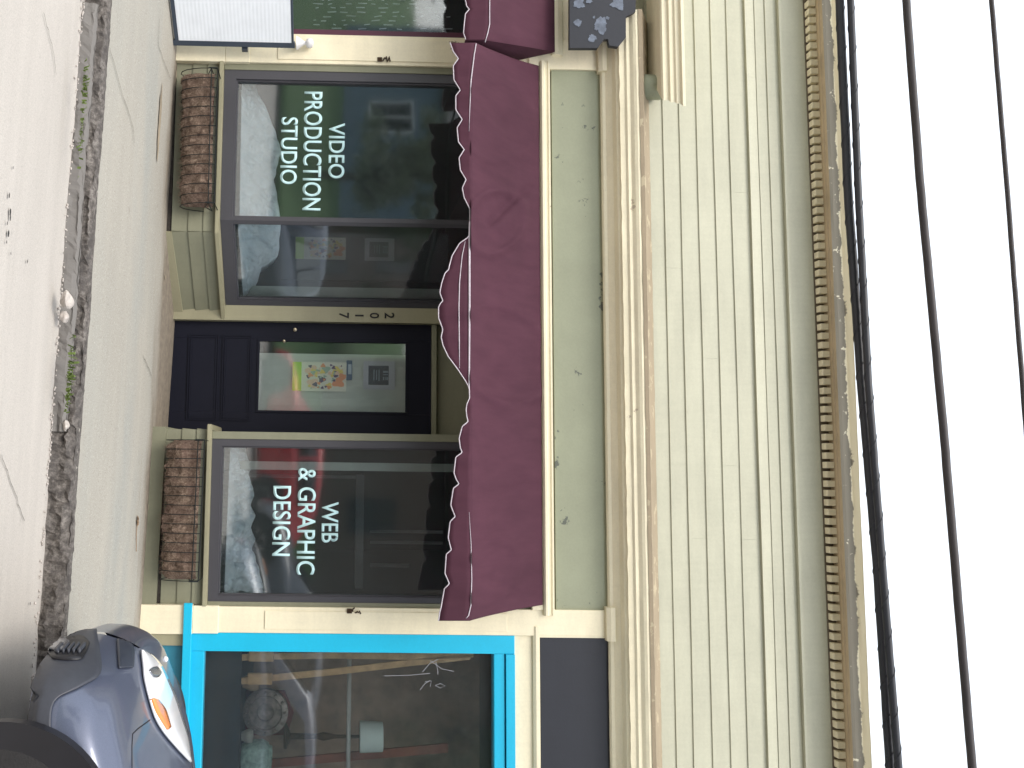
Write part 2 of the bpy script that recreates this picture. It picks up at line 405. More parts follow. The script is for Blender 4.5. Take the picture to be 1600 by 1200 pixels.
# hidden shell behind the fronts: rooms' floor, back wall, ceilings, dividing walls
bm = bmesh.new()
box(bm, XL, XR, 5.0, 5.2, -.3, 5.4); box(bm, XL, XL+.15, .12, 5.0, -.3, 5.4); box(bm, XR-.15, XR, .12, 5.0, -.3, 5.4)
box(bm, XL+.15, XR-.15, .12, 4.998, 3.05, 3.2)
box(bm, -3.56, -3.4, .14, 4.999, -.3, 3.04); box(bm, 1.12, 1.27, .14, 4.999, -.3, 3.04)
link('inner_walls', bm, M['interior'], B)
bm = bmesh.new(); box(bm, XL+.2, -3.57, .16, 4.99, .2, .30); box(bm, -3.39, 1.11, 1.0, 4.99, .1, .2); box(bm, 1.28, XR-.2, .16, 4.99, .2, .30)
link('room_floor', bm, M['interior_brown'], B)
# upper clapboards
lines = [1019, 1044, 1070, 1098, 1125, 1151, 1180, 1197, 1214, 1234]
zz = [Zt(p) for p in lines]
bm = bmesh.new()
joints = {1: [727, 420], 2: [842], 4: [727], 5: [842, 300], 3: [560], 6: [120]}
for i in range(len(zz)-1):
    z0, z1 = zz[i], zz[i+1]
    cuts = sorted([at(1100, u, 0).x for u in joints.get(i, [])]); xs = [XL]+cuts+[XR]
    for a, b in zip(xs, xs[1:]):
        n = 24; th = .012 if i != 6 else .026
        def jit(x, k, i=i): return (.002*noise.noise((x*.9, i*7.3, k)), .005*noise.noise((x*.55, i*3.1, 2))*(1 if k in (0, 1) else 0))
        extrude_x(bm, [(-th, z0), (.03, z0), (.03, z1+.012), (-.002, z1+.012)], a+.0005, b-.0005, n, jit)
link('upper_clapboards', bm, M['siding'], B)
bm = bmesh.new(); box(bm, XL, XR, .034, .11, 3.21, 5.75); link('wall', bm, M['siding'], B)
zt = Zt(1234); zd0 = Zt(1277, -.03); zd1 = Zt(1297, -.10)
bm = bmesh.new(); box(bm, XL, XR, -.028, .032, zt, zd1+.01); box(bm, XL, XR, -.036, -.029, zt+.0, zt+.02); link('cornice_frieze', bm, M['siding'], B)
bm = bmesh.new(); box(bm, XL, XR, -.034, -.0285, zd0+.004, zd1+.0105); link('dentil_gap_shade', bm, simple('shaded_gap_brown', (.16, .13, .095, 1), .8), B)  # thin board darkened to paint the shade between the dentils
# crown cornice
cz = zd1
bm = bmesh.new()
extrude_x(bm, [(.03, cz+.012), (-.13, cz+.012), (-.135, cz+.02), (-.22, cz+.035), (-.22, cz+.05), (.03, cz+.05)], XL, XR, 1)
corn = link('cornice', bm, M['soffit'], B)
bm = bmesh.new()
f0, f1, f2 = Zt(1309, -.24), Zt(1324, -.25), Zt(1336, -.30)
extrude_x(bm, [(.03, cz+.052), (-.236, cz+.052), (-.238, f0), (-.246, f0+.02), (-.255, f1), (-.275, f1+.012), (-.30, f1+.03), (-.305, f2), (.03, f2)], XL, XR, 200,
          lambda x, k: (.004*noise.noise((x*2, k, 1)), .004*noise.noise((x*3.1, k, 8)) if k >= 3 else 0))
link('crown_moulding', bm, M['peel'], corn)
# dentils, every one a block under the cornice
u_d = [6+14.42*i for i in range(84)]
bm = bmesh.new(); box(bm, -.0255, .0255, -.095, -.0345, zd0+.012, zd1+.011, .004)
first = None
x_start = at(1262, 4, -.095).x; x_end = at(1305, 1196, -.095).x
for i in range(84):
    x = lerp(x_start, x_end, i/83)
    if first is None: first = link('dentil', bm, M['cream'], corn); o = first
    else: o = first.copy(); COL.objects.link(o)
    o.location = (x, 0, 0)
    if o is not first: o.parent = corn; o.matrix_parent_inverse = first.matrix_parent_inverse.copy()
# storefront cornice
bm = bmesh.new()
z = lambda px, Y: Zt(px, Y)
prof = [(.02, z(944, 0)), (-.045, z(945, -.045)), (-.06, z(948, -.06)), (-.06, z(953, -.06)), (-.075, z(957, -.075)), (-.10, z(964, -.10)), (-.15, z(970, -.15)), (-.165, z(975, -.165)),
        (-.185, z(976, -.185)), (-.19, z(984, -.19)), (-.205, z(988, -.205)), (-.205, z(993, -.205)), (-.225, z(999, -.225)), (-.235, z(1004, -.235)), (-.235, z(1010, -.235)), (.02, z(1019, 0))]
extrude_x(bm, prof, at(985, 18, -.2).x, XR, 260, lambda x, k: (.003*noise.noise((x*3, k, 4)), (.006 if k in (7, 8) else .002)*noise.noise((x*9, k, 2))))
sc = link('storefront_cornice', bm, M['cream_chipped'], B)
bm = bmesh.new(); extrude_x(bm, [(-.02, z(1011, -.23)), (-.240, z(1008, -.24)), (-.243, z(1014, -.243)), (-.02, z(1019, 0)+.012)], at(985, 18, -.2).x, XR, 160, lambda x, k: (0, .004*noise.noise((x*7, k, 6))))
link('drip_edge', bm, M['gutter'], sc)
# sage fascia board with its beads
zfb, zft = 3.296, Zt(944, 0)
Lp, Rp, Tq = -3.345, 1.098, 1.300
bm = bmesh.new(); box(bm, Lp, Rp, -.012, .03, zfb, zft, 0); link('sign_fascia', bm, M['frieze'], B)
bm = bmesh.new()
zb0, zb1 = Zt(847, -.05), Zt(863, -.05)
extrude_x(bm, [(.02, zb0), (-.06, zb0), (-.075, zb0+.012), (-.075, zb0+.03), (-.05, zb0+.042), (-.05, zb1-.022), (-.06, zb1-.014), (-.06, zb1), (.02, zb1)], at(855, 96, -.06).x, at(855, 962, -.06).x, 60)
link('fascia_moulding', bm, M['cream'], B)
bm = bmesh.new(); extrude_x(bm, [(.02, 3.10), (-.05, 3.10), (-.05, zb0-.004), (.02, zb0-.004)], at(838, 84, -.05).x, Rp-.001, 1); link('awning_rail', bm, M['cream'], B)
bm = bmesh.new(); box(bm, Lp+.001, Rp-.001, .0, .028, 2.72, 3.098); link('bulkhead', bm, M['olive'], B)
# cream pilasters
def pilaster(x0, x1, ztop, zbot, hinge):
    bm = bmesh.new(); box(bm, x0, x1, -.035, .10, zbot+.25, ztop, .004); box(bm, x0+.03, x1-.03, -.043, -.036, 1.0, 2.9, .003)
    p = link('pilaster', bm, M['cream'], B)
    bm = bmesh.new(); box(bm, x0-.012, x1+.012, -.06, .10, zbot-.06, zbot+.40, .006); box(bm, x0-.006, x1+.006, -.05, .10, zbot+.402, zbot+.60, .004); link('plinth', bm, M['cream'], p)
    bm = bmesh.new()
    extrude_x(bm, [(.0, zft-.03), (-.07, zft-.03), (-.09, zft), (-.09, zft+.035), (0, zft+.035)], x0-.03, x1+.03); link('capital', bm, M['cream'], p)
    bm = bmesh.new(); hx, hz = hinge
    for k in range(4): tube(bm, [(hx+random.uniform(-.012, .012), -.047, hz-.035+.023*k), (hx+random.uniform(-.03, .03), -.062, hz-.03+.024*k), (hx+random.uniform(-.025, .025), -.047, hz-.02+.024*k)], .006, 6)
    box(bm, hx-.02, hx+.018, -.052, -.0435, hz-.055, hz-.015, .003)
    link('rusty_bracket', bm, M['iron'], p)
    return p
hl = at(600, 93, -.05); hr = at(553, 955, -.05)
pilaster(-3.60, Lp, zft-.002, zf(-3.5), (hl.x, hl.z)); pilaster(Rp, Tq-.002, zft-.002, zf(1.2), (hr.x, hr.z))

# --- window maker: frame bars round a pane in the plane through a (bottom left) and b (bottom right)
def window_plane(a, b, z0, z1, fl, fr, fb, ft, parent, name='frame', fmat='frame', gmat='glass', depth=.07, glass_in=.045):
    a = Vector((a[0], a[1], 0)); b = Vector((b[0], b[1], 0)); t = (b-a).normalized(); nrm = Vector((t.y, -t.x, 0)); L = (b-a).length
    def q(s, d, z): return a+t*s-nrm*d+Vector((0, 0, z))
    bm = bmesh.new()
    def bar(s0, s1, za, zb, d0=0, d1=depth):
        prism(bm, [q(s0, d0, za), q(s1, d0, za), q(s1, d0, zb), q(s0, d0, zb)], -nrm*(d1-d0))
    bar(0, fl, z0, z1); bar(L-fr, L, z0, z1); bar(fl, L-fr, z0, z0+fb); bar(fl, L-fr, z1-ft, z1)
    k = .012
    bar(fl, fl+k, z0+fb, z1-ft, .018, depth); bar(L-fr-k, L-fr, z0+fb, z1-ft, .018, depth); bar(fl+k, L-fr-k, z0+fb, z0+fb+k, .018, depth)
    fo = link(name, bm, M[fmat], parent)
    bm = bmesh.new(); prism(bm, [q(fl+.002, glass_in, z0+fb+.002), q(L-fr-.002, glass_in, z0+fb+.002), q(L-fr-.002, glass_in, z1-ft-.002), q(fl+.002, glass_in, z1-ft-.002)], -nrm*.006)
    pane = link('pane', bm, M[gmat], parent)
    return fo, pane
def text_mesh(s, x0, x1, z0, z1, Y, mat, parent, name, off=.013, th=.0015, frame=None):
    cu = bpy.data.curves.new(name, 'FONT'); cu.body = s; cu.offset = off; cu.resolution_u = 6; cu.extrude = .0
    to = bpy.data.objects.new(name, cu); COL.objects.link(to)
    bpy.context.view_layer.update()
    dg = bpy.context.evaluated_depsgraph_get(); me = bpy.data.meshes.new_from_object(to.evaluated_get(dg))
    COL.objects.unlink(to); bpy.data.objects.remove(to)
    bm = bmesh.new(); bm.from_mesh(me); bpy.data.meshes.remove(me)
    ax = min(v.co.x for v in bm.verts); bx = max(v.co.x for v in bm.verts); ay = min(v.co.y for v in bm.verts); by = max(v.co.y for v in bm.verts)
    for v in bm.verts:
        v.co = Vector((lerp(x0, x1, (v.co.x-ax)/(bx-ax)), Y, lerp(z0, z1, (v.co.y-ay)/(by-ay))))
    r = bmesh.ops.extrude_face_region(bm, geom=bm.faces[:])
    for v in [g for g in r['geom'] if isinstance(g, bmesh.types.BMVert)]: v.co.y -= th
    return link(name, bm, mat, parent)

# --- left display bay (flat front, slanting side towards the door)
BL = link('bay_window', bmesh.new(), M['olive'], B)
def clap_base(bm, path, rows, zfun, out=.012, skirt=True):
    """lapped boards along a plan path; rows = z edges"""
    for (a, b) in zip(path, path[1:]):
        a = Vector((a[0], a[1], 0)); b = Vector((b[0], b[1], 0)); t = (b-a).normalized(); nrm = Vector((t.y, -t.x, 0))
        for z0, z1 in zip(rows, rows[1:]):
            za, zb = z0, z1
            A = [a+nrm*out, b+nrm*out, b-nrm*.03, a-nrm*.03]
            lo = [bm.verts.new(p+Vector((0, 0, za))) for p in A]
            Bp = [a+nrm*.001, b+nrm*.001, b-nrm*.03, a-nrm*.03]
            hi = [bm.verts.new(p+Vector((0, 0, zb+.008))) for p in Bp]
            bm.faces.new(lo); bm.faces.new(list(reversed(hi)))
            for k in range(4): bm.faces.new((lo[k], hi[k], hi[(k+1) % 4], lo[(k+1) % 4]))
pB0, pB1, pB2 = (Lp+.002, .0), (-1.905, .0), (-1.30, .53)
rowsL = [at(x, 120, 0).z for x in (275, 302, 325, 345)]
bm = bmesh.new(); clap_base(bm, [pB0, pB1, pB2], [rowsL[0]+.008]+rowsL[1:], zf)
# corner board down to the step, skirting
for (a, b) in ((pB0, pB1), (pB1, pB2)):
    a = Vector((*a, 0)); b = Vector((*b, 0)); t = (b-a).normalized(); nrm = Vector((t.y, -t.x, 0))
link('clapboard_base', bm, M['olive'], BL)
bm = bmesh.new()
prism(bm, [(pB0[0], .0, rowsL[0]-.0), (pB1[0], .0, rowsL[0]), (pB1[0], .0, zf(-1.9)-.03), (pB0[0], .0, zf(-3.3)-.03)], (0, .04, 0))
link('shadow_gap', bm, M['gap'], BL)  # solid dark strip painted as the shadow below the lowest clapboard
bm = bmesh.new()
a = Vector((pB1[0], pB1[1], 0)); b = Vector((pB2[0], pB2[1], 0)); t = (b-a).normalized(); nrm = Vector((t.y, -t.x, 0))
prism(bm, [a+nrm*.022+Vector((0, 0, zf(-1.9)-.02)), b+nrm*.022+Vector((0, 0, zf(-1.3)-.02)), b+nrm*.022+Vector((0, 0, rowsL[0]+.035)), a+nrm*.022+Vector((0, 0, rowsL[0]+.010))], -nrm*.03)
link('skirting', bm, M['olive_light'], BL)
sillz = .555
bm = bmesh.new()
def off_path(o): # front and slant offset outwards by o
    tt = Vector((pB2[0]-pB1[0], pB2[1]-pB1[1])).normalized(); nn = Vector((tt.y, -tt.x))
    k = math.tan(math.acos(tt.x)/2)
    return [Vector((pB0[0], -o)), Vector((pB1[0]+o*k, -o)), Vector((pB2[0], pB2[1]))+nn*o]
op = off_path(.06)
loop = [(p.x, p.y, sillz-.035) for p in op]+[(pB2[0]-.12, pB2[1]+.06, sillz-.035), (pB1[0]-.05, .1, sillz-.035), (pB0[0], .1, sillz-.035)]
prism(bm, loop, (0, 0, .035)); bmesh.ops.bevel(bm, geom=[e for e in bm.edges], offset=.005, segments=2, affect='EDGES')
link('sill', bm, M['olive_light'], BL)
wz0, wz1 = sillz+.002, 2.72
xg0 = at(378, 110, .0).x
bm = bmesh.new(); box(bm, Lp+.001, xg0-.001, -.012, .07, wz0, wz1-.001, .003); link('jamb', bm, M['olive'], BL)
xm = at(500, 353, 0).x
fo, pa = window_plane((xg0, -.004), (xm-.035, -.004), wz0, wz1, .075, .03, .10, .1, BL)
g2 = (xm-.034, -.004); gb = at(500, 479, .48); g3 = (gb.x, .48)
fo2, pa2 = window_plane(g2, g3, wz0, wz1, .03, .045, .10, .1, BL)
# lettering
def win_text(lines, parent, Y):
    for s, xa, xb, ua, ub in lines:
        a = at(xa, ua, Y); b = at(xb, ub, Y)
        text_mesh(s, a.x, b.x, a.z, b.z, Y, M['letter'], parent, 'lettering')
win_text([('VIDEO', 514, 538, 192, 279), ('PRODUCTION', 475.5, 501, 143, 329), ('STUDIO', 439.5, 463.5, 183, 288)], BL, .0385)
# post with house number
bm = bmesh.new(); xp0, xp1 = at(560, 480, .5).x, at(560, 502, .5).x
box(bm, xp0, xp1+.012, .482, .60, zf(-1.3)-.03, 2.72, .003); post = link('door_post', bm, M['olive_light'], B)
for s, xa, xb in (('2', 601, 616), ('0', 578, 592), ('1', 555, 568), ('7', 530, 545)):
    a = at(xa, 488.5, .478); b = at(xb, 497.5, .478)
    if s == '1': a.x += .018; b.x -= .018
    text_mesh(s, a.x, b.x, a.z, b.z, .4815, M['black'], post, 'house_number', .012, .004)
# --- door and its surround
zd = zf(-.8)
DYY = .56
x0, x1 = -1.262, -.268; zb, ztp = zd-.02, 2.36
gx0 = at(500, 531, DYY).x; gx1 = at(500, 646, DYY).x; gz0 = at(401, 590, DYY).z; gz1 = at(637, 590, DYY).z
bm = bmesh.new()
box(bm, x0, gx0, DYY, DYY+.05, zb, ztp, .003); box(bm, gx1, x1, DYY, DYY+.05, zb, ztp, .003)
box(bm, gx0+.0005, gx1-.0005, DYY+.002, DYY+.05, zb+.001, gz0); box(bm, gx0+.0005, gx1-.0005, DYY+.002, DYY+.05, gz1, ztp-.001)
door = link('door', bm, M['navy'], B)
bm = bmesh.new()
pz = at(341, 590, DYY).z
for (xa, xb, za, zb2) in ((x0+.12, x1-.12, zb+.16, pz), (x0+.12, x1-.12, pz+.03, gz0-.05)):
    for w, d in ((0, .010), (.018, .006)):
        box(bm, xa+w, xb-w, DYY-d+.0, DYY-d+.0035, za+w, za+w+.012); box(bm, xa+w, xb-w, DYY-d, DYY-d+.0035, zb2-w-.012, zb2-w)
        box(bm, xa+w, xa+w+.012, DYY-d-.0004, DYY-d+.003, za+w+.0005, zb2-w-.0005); box(bm, xb-w-.012, xb-w, DYY-d-.0004, DYY-d+.003, za+w+.0005, zb2-w-.0005)
link('panel_moulding', bm, M['navy'], door)
bm = bmesh.new(); box(bm, gx0, gx1, DYY+.012, DYY+.018, gz0, gz1); link('pane', bm, M['glass_clear'], door)
bm = bmesh.new()
for (a, b, c, d) in ((gx0, gx0+.02, gz0, gz1), (gx1-.02, gx1, gz0, gz1), (gx0+.021, gx1-.021, gz0, gz0+.02), (gx0+.021, gx1-.021, gz1-.02, gz1)): box(bm, a, b, DYY-.008, DYY+.011, c, d, .003)
link('glazing_bead', bm, M['navy'], door)
for (px, py, r) in ((461, 515, .013), (444, 533, .010)):
    bm = bmesh.new(); p = at(px, py, DYY-.01); lathe(bm, [(.002, 0), (r*1.2, -.002), (r*1.2, -.008), (r*.6, -.012), (r*.6, -.025), (r, -.032), (r*.8, -.042), (.001, -.046)], (p.x, DYY, p.z), 'Y', 16); link('lock', bm, M['brass'], door, auto=40)
bm = bmesh.new(); sx0 = at(500, 553, DYY+.06).x
P = [[(lerp(sx0, gx1+.04, i/10), DYY+.06+.004*sin(i*2.1), zz_) for i in range(11)] for zz_ in (gz0-.05, gz1+.05)]
gridmesh(bm, P); sh = link('blind', bm, M['shade_cloth'], door); sm = sh.modifiers.new('t', 'SOLIDIFY'); sm.thickness = .003
bm = bmesh.new(); box(bm, -1.30, -.25, DYY+.052, DYY+.12, ztp+.001, 2.72); box(bm, xp1+.013, x1+.09, DYY-.03, DYY+.055, ztp+.002, ztp+.045, .004)
box(bm, x1+.001, x1+.09, DYY-.03, DYY+.05, zd-.05, ztp+.001); link('door_surround', bm, M['olive'], B)
bm = bmesh.new(); box(bm, x0, x1, DYY-.03, DYY+.04, zd-.05, zd-.021); link('threshold', bm, M['gutter'], B)
bm = bmesh.new(); box(bm, -1.95, -.17, .03, .62, 2.725, 2.76); link('porch_ceiling', bm, M['olive'], B)

# --- right display bay
BR = link('bay_window', bmesh.new(), M['olive'], B)
xr0 = at(336, 672, 0).x
rowsR = [at(x, 800, 0).z for x in (256, 281, 304, 327)]
bm = bmesh.new(); clap_base(bm, [(xr0, .55), (xr0, 0), (Rp-.013, 0)], rowsR, zf); link('clapboard_base', bm, M['olive'], BR)
bm = bmesh.new()
prism(bm, [(xr0-.02, -.045, zf(xr0)-.03), (Rp-.013, -.045, zf(1.1)-.03), (Rp-.013, -.045, rowsR[0]-.03), (xr0-.02, -.045, rowsR[0]+.005)], (0, .035, 0))
prism(bm, [(xr0-.02, -.009, zf(xr0)-.03), (xr0-.02, .55, zf(xr0)-.03), (xr0-.02, .55, rowsR[0]+.02), (xr0-.02, -.009, rowsR[0]+.005)], (.015, 0, 0))
link('skirting', bm, M['olive'], BR)
bm = bmesh.new(); box(bm, xr0, Rp-.02, -.006, .03, zf(1)-.03, rowsR[0]+.001); link('shadow_gap', bm, M['gap'], BR)  # dark strip painted as the shadow above the skirting
zsr = (at(336, 665, 0).z + at(322, 937, 0).z)/2 - .004
bm = bmesh.new(); prism(bm, [(xr0-.045, -.06, zsr-.035), (Rp-.001, -.06, zsr-.035), (Rp-.001, .10, zsr-.035), (xr0+.08, .10, zsr-.035), (xr0+.08, .56, zsr-.035), (xr0-.045, .56, zsr-.035)], (0, 0, .035))
bmesh.ops.bevel(bm, geom=[e for e in bm.edges], offset=.005, segments=2, affect='EDGES'); link('sill', bm, M['olive_light'], BR)
xw0 = at(500, 688, 0).x; xw1 = at(500, 941, 0).x
for q in ((xr0+.01, xw0-.001, -.012, .055), (xw1+.001, Rp-.001, -.012, .055), (xr0+.01, xr0+.055, .056, .55)):
    bm = bmesh.new(); box(bm, *q, zsr+.001, 2.715, .003); link('jamb', bm, M['olive'], BR)
window_plane((xw0, -.004), (xw1, -.004), zsr+.002, 2.715, .055, .045, .075, .1, BR)
win_text([('WEB', 503, 528, 784, 848), ('& GRAPHIC', 466, 491.5, 731, 898), ('DESIGN', 427, 453, 759, 869)], BR, .0385)

# --- turquoise shop window on the right
TW = link('turquoise_window', bmesh.new(), M['turq'], B)
tz0, tz1 = at(299, 1005, 0).z, at(803, 1010, 0).z
xo, xi = Tq, at(500, 1018, .0).x
XE = 4.6
bm = bmesh.new()
box(bm, xo, xi-.001, -.03, .09, tz0, tz1, .004); box(bm, XE-.15, XE, -.03, .09, tz0, tz1, .004)
zi0, zi1 = at(319, 1030, 0).z, at(771, 1030, 0).z
box(bm, xi, XE-.151, -.03, .09, tz0+.0005, zi0, .003); box(bm, xi, XE-.151, -.03, .09, zi1, at(787, 1030, 0).z, .003); box(bm, xi, XE-.151, -.045, .09, at(789, 1030, 0).z, tz1-.0005, .003)
link('frame', bm, M['turq'], TW)
bm = bmesh.new(); box(bm, Rp-.03, XE, -.085, -.062, at(286, 1000, -.07).z, at(299, 1000, -.07).z, .004); box(bm, Tq+.013, XE, -.061, .09, at(286, 1000, -.07).z+.001, tz0-.001); link('sill', bm, M['turq'], TW)
bm = bmesh.new(); box(bm, Tq+.013, XE, -.02, .09, zf(3)-.1, at(286, 1000, -.07).z-.002); link('base_panel', bm, M['turq_dark'], TW)
bm = bmesh.new(); box(bm, Tq+.014, Tq+.10, -.035, -.021, zf(1.4)-.05, at(286, 1000, -.07).z-.004); link('corner_board', bm, M['olive_light'], TW)
bm = bmesh.new(); box(bm, xi+.001, XE-.152, .03, .036, zi0+.001, zi1-.001); link('pane', bm, M['glass'], TW)
bm = bmesh.new(); zk = at(838, 1100, -.02).z
extrude_x(bm, [(.03, zk-.025), (-.03, zk-.025), (-.045, zk-.005), (-.045, zk+.018), (.03, zk+.018)], at(838, 979, -.04).x, XE, 1); box(bm, Tq, XE, -.01, .03, tz1+.001, zk-.026); link('header_moulding', bm, M['cream'], TW)
bm = bmesh.new(); box(bm, Tq-.001, Tq+.012, -.03, .03, zk+.02, zft); box(bm, Tq+.013, XE, -.03, .03, zk+.019, zk+.028); link('sign_panel_border', bm, M['cream'], TW)
bm = bmesh.new(); box(bm, at(890, 995, -.012).x, XE, -.018, .03, zk+.03, zft, .006); link('sign_panel', bm, M['panel_dark'], TW)
# marker scribbles on the glass
def scribble(strokes, Y, r, parent, mat):
    bm = bmesh.new()
    for s in strokes:
        pts = [at(x, y, Y) for x, y in s]
        tube(bm, [p for p in pts], r, 5)
    for v in bm.verts: v.co.y = Y+(v.co.y-Y)*.15
    return link('marker_scribble', bm, mat, parent)
scribble([[(660, 1050), (672, 1036), (685, 1030)], [(672, 1032), (690, 1045), (709, 1049)], [(681, 1034), (684, 1048), (684, 1054)], [(656, 1078), (664, 1068), (672, 1063)], [(664, 1065), (674, 1064), (672, 1073)], [(680, 1071), (688, 1068), (696, 1072), (688, 1075), (680, 1071)], [(600, 1056), (640, 1055), (672, 1052)]], .027, .0028, TW, M['scribble'])

# --- neighbour's shopfront on the left
NW = link('neighbour_window', bmesh.new(), M['navy'], B)
nx1 = at(550, 66, 0).x-.0
bm = bmesh.new(); box(bm, nx1-.05, -3.601, -.02, .09, .45, 3.1, .003); box(bm, XL+.2, nx1-.0505, -.02, .09, .45, .60); box(bm, XL+.2, nx1-.0505, -.02, .09, 2.7, 3.1)
link('frame', bm, M['navy'], NW)
bm = bmesh.new(); box(bm, nx1-.10, nx1-.051, -.012, .06, .601, 2.69, .003); link('inner_frame', bm, M['maroon_trim'], NW)
bm = bmesh.new(); box(bm, XL+.2, nx1-.101, .03, .036, .601, 2.69); link('pane', bm, M['glass'], NW)
bm = bmesh.new(); box(bm, XL+.1, -3.613, -.015, .09, zf(-5)-.2, .449); link('base_panel', bm, M['olive'], NW)
zk2 = Zt(866, -.03)
bm = bmesh.new(); extrude_x(bm, [(.02, zk2), (-.06, zk2), (-.075, zk2+.02), (-.075, zk2+.05), (-.05, zk2+.09), (.02, zk2+.09)], XL+.1, at(880, 86, -.06).x, 1)
box(bm, XL+.1, -3.601, -.02, .02, 3.101, zk2-.001); box(bm, XL+.1, -3.601, -.02, .02, zk2+.091, zft); link('header_moulding', bm, M['cream'], NW)
# light dotted tinsel lines hanging in the neighbour window
TIN = simple('silver_tinsel', (.75, .75, .82, 1), .5)

# cream bay cornice on the upper wall, top left of the shop
UB = link('upper_bay_ledge', bmesh.new(), M['cream'], B)
zl0, zl1 = at(1034, 60, -.33).z, at(1068, 60, -.36).z
xe = at(1040, 151, -.34).x
h = zl1-zl0
prof = [(.0, zl0), (-.30, zl0), (-.315, zl0+.01), (-.315, zl0+h*.30), (-.335, zl0+h*.36), (-.335, zl0+h*.55), (-.35, zl0+h*.62), (-.35, zl0+h*.8), (-.375, zl0+h*.86), (-.375, zl1), (0, zl1)]
bm = bmesh.new(); extrude_x(bm, prof, XL+.5, xe, 1)
for v in bm.verts:
    if abs(v.co.x-xe) < 1e-5: v.co.x += (-.30-v.co.y)*1.2
link('moulding', bm, M['cream'], UB)
bm = bmesh.new(); pc = at(1022, 136, -.12); lathe(bm, [(.001, -.10), (.085, -.10), (.10, -.08), (.10, .07), (.001, .07)], (pc.x, -.115, zl0-.001), 'Z', 28)
link('corner_block', bm, M['frieze'], UB, auto=40)

# ------------------------------------------------------------------ awnings
folds = [(7, .035, [(347, .70), (338, .6), (325, .5), (310, .38), (295, .25), (283, .12)]), (16, -.03, [(362, .70), (350, .55), (330, .36), (305, .2)]), (14, .022, [(560, .95), (600, .5), (650, .1)]), (16, -.022, [(590, .95), (640, .5), (690, .15)]), (12, .02, [(420, .15), (440, .5), (450, .9)]), (8, .02, [(900, 1), (925, .55), (950, .3)]), (12, .018, [(770, .2), (790, .6), (780, .95)]), (14, .02, [(200, .2), (170, .6), (150, .95)])]
def awning(prof_seam, YF, topz, xt0, xt1, xb0, xb1, edge, label, creases, endpanel=False, seam2=None):
    """edge(u)= px of the valance edge; seam px known by prof_seam(u); all at depth YF"""
    A = empty('awning', (.5*(xt0+xt1), -.05, topz), label, 'awning')
    N, K = 320, 30; P = []
    us = None
    for k in range(K+1):
        s = k/K; row = []
        for i in range(N+1):
            f = i/N; u = lerp(prof_seam[0][0], prof_seam[-1][0], f)
            b = at(interp(prof_seam, u), u, YF); t = Vector((lerp(xt0, xt1, f), -.055, topz))
            p = t.lerp(b, s); p.z -= .035*sin(pi*s)*(1+.4*noise.noise((f*5, 1, 2)))
            p.y += .02*noise.noise((f*9, s*2, 3)) * sin(pi*min(1, s*1.0))
            for (w_, amp_, line_) in folds:
                dd = 1e9
                for (a_, b_) in zip(line_, line_[1:]):
                    ax, ay, bx_, by_ = a_[0], a_[1]*110, b_[0], b_[1]*110; tt = max(0, min(1, ((u-ax)*(bx_-ax)+(s*110-ay)*(by_-ay))/((bx_-ax)**2+(by_-ay)**2)))
                    dd = min(dd, math.hypot(u-ax-tt*(bx_-ax), s*110-ay-tt*(by_-ay)))
                p.y += amp_*math.exp(-(dd/w_)**2)*sin(pi*min(1, .05+s*.95))
            for (cu, cs, rad, amp, tilt) in creases:
                d = math.hypot((u-cu)/60 - tilt*(s-cs), (s-cs)/.5)
                p.y += 1.7*amp*math.exp(-((d-rad)/.12)**2)
            row.append(p)
        P.append(row)
    bm = bmesh.new(); gridmesh(bm, P); can = link('canopy', bm, M['awning'], A, smooth=True)
    md = can.modifiers.new('t', 'SOLIDIFY'); md.thickness = .004; md.offset = 0
    # valance
    bm = bmesh.new(); rows = []
    uu = [lerp(prof_seam[0][0], prof_seam[-1][0], i/400) for i in range(401)]
    for k in range(5):
        s = k/4; rows.append([at(lerp(interp(prof_seam, u)+1.5, min(edge(u), interp(prof_seam, u)-1.0), s), u, YF-.002+.006*sin(u*.13)*s) for u in uu])
    gridmesh(bm, rows); va = link('valance', bm, M['awning'], A, smooth=True); md = va.modifiers.new('t', 'SOLIDIFY'); md.thickness = .004; md.offset = 0
    bm = bmesh.new(); tube(bm, [p-Vector((0, .004, 0)) for p in rows[-1]], .0042, 5); link('scallop_piping', bm, M['piping'], A, smooth=True)
    for seg in (seam2 or []):
        bm = bmesh.new(); tube(bm, [at(x, u, YF-.006) for x, u, r in seg], [r for x, u, r in seg], 6); link('seam_piping', bm, M['piping'], A, smooth=True)
    # frame: bar and arms
    bm = bmesh.new(); tube(bm, [at(interp(prof_seam, u)+3, u, YF+.045) for u in uu[4:-4:6]], .010, 6)
    for u in (uu[6], uu[-6]):
        e = at(interp(prof_seam, u)+3, u, YF+.045); tube(bm, [e, (e.x, -.06, e.z-.02)], .010, 6)
    link('awning_frame', bm, M['black'], A)
    if endpanel:
        bm = bmesh.new(); b = at(prof_seam[-1][1], prof_seam[-1][0], YF); ed = at(edge(prof_seam[-1][0]), prof_seam[-1][0], YF)
        prism(bm, [(xt1, -.056, topz), b, ed, (ed.x, -.056, ed.z)], (.004, 0, 0)); link('end_panel', bm, M['awning'], A)
    return A
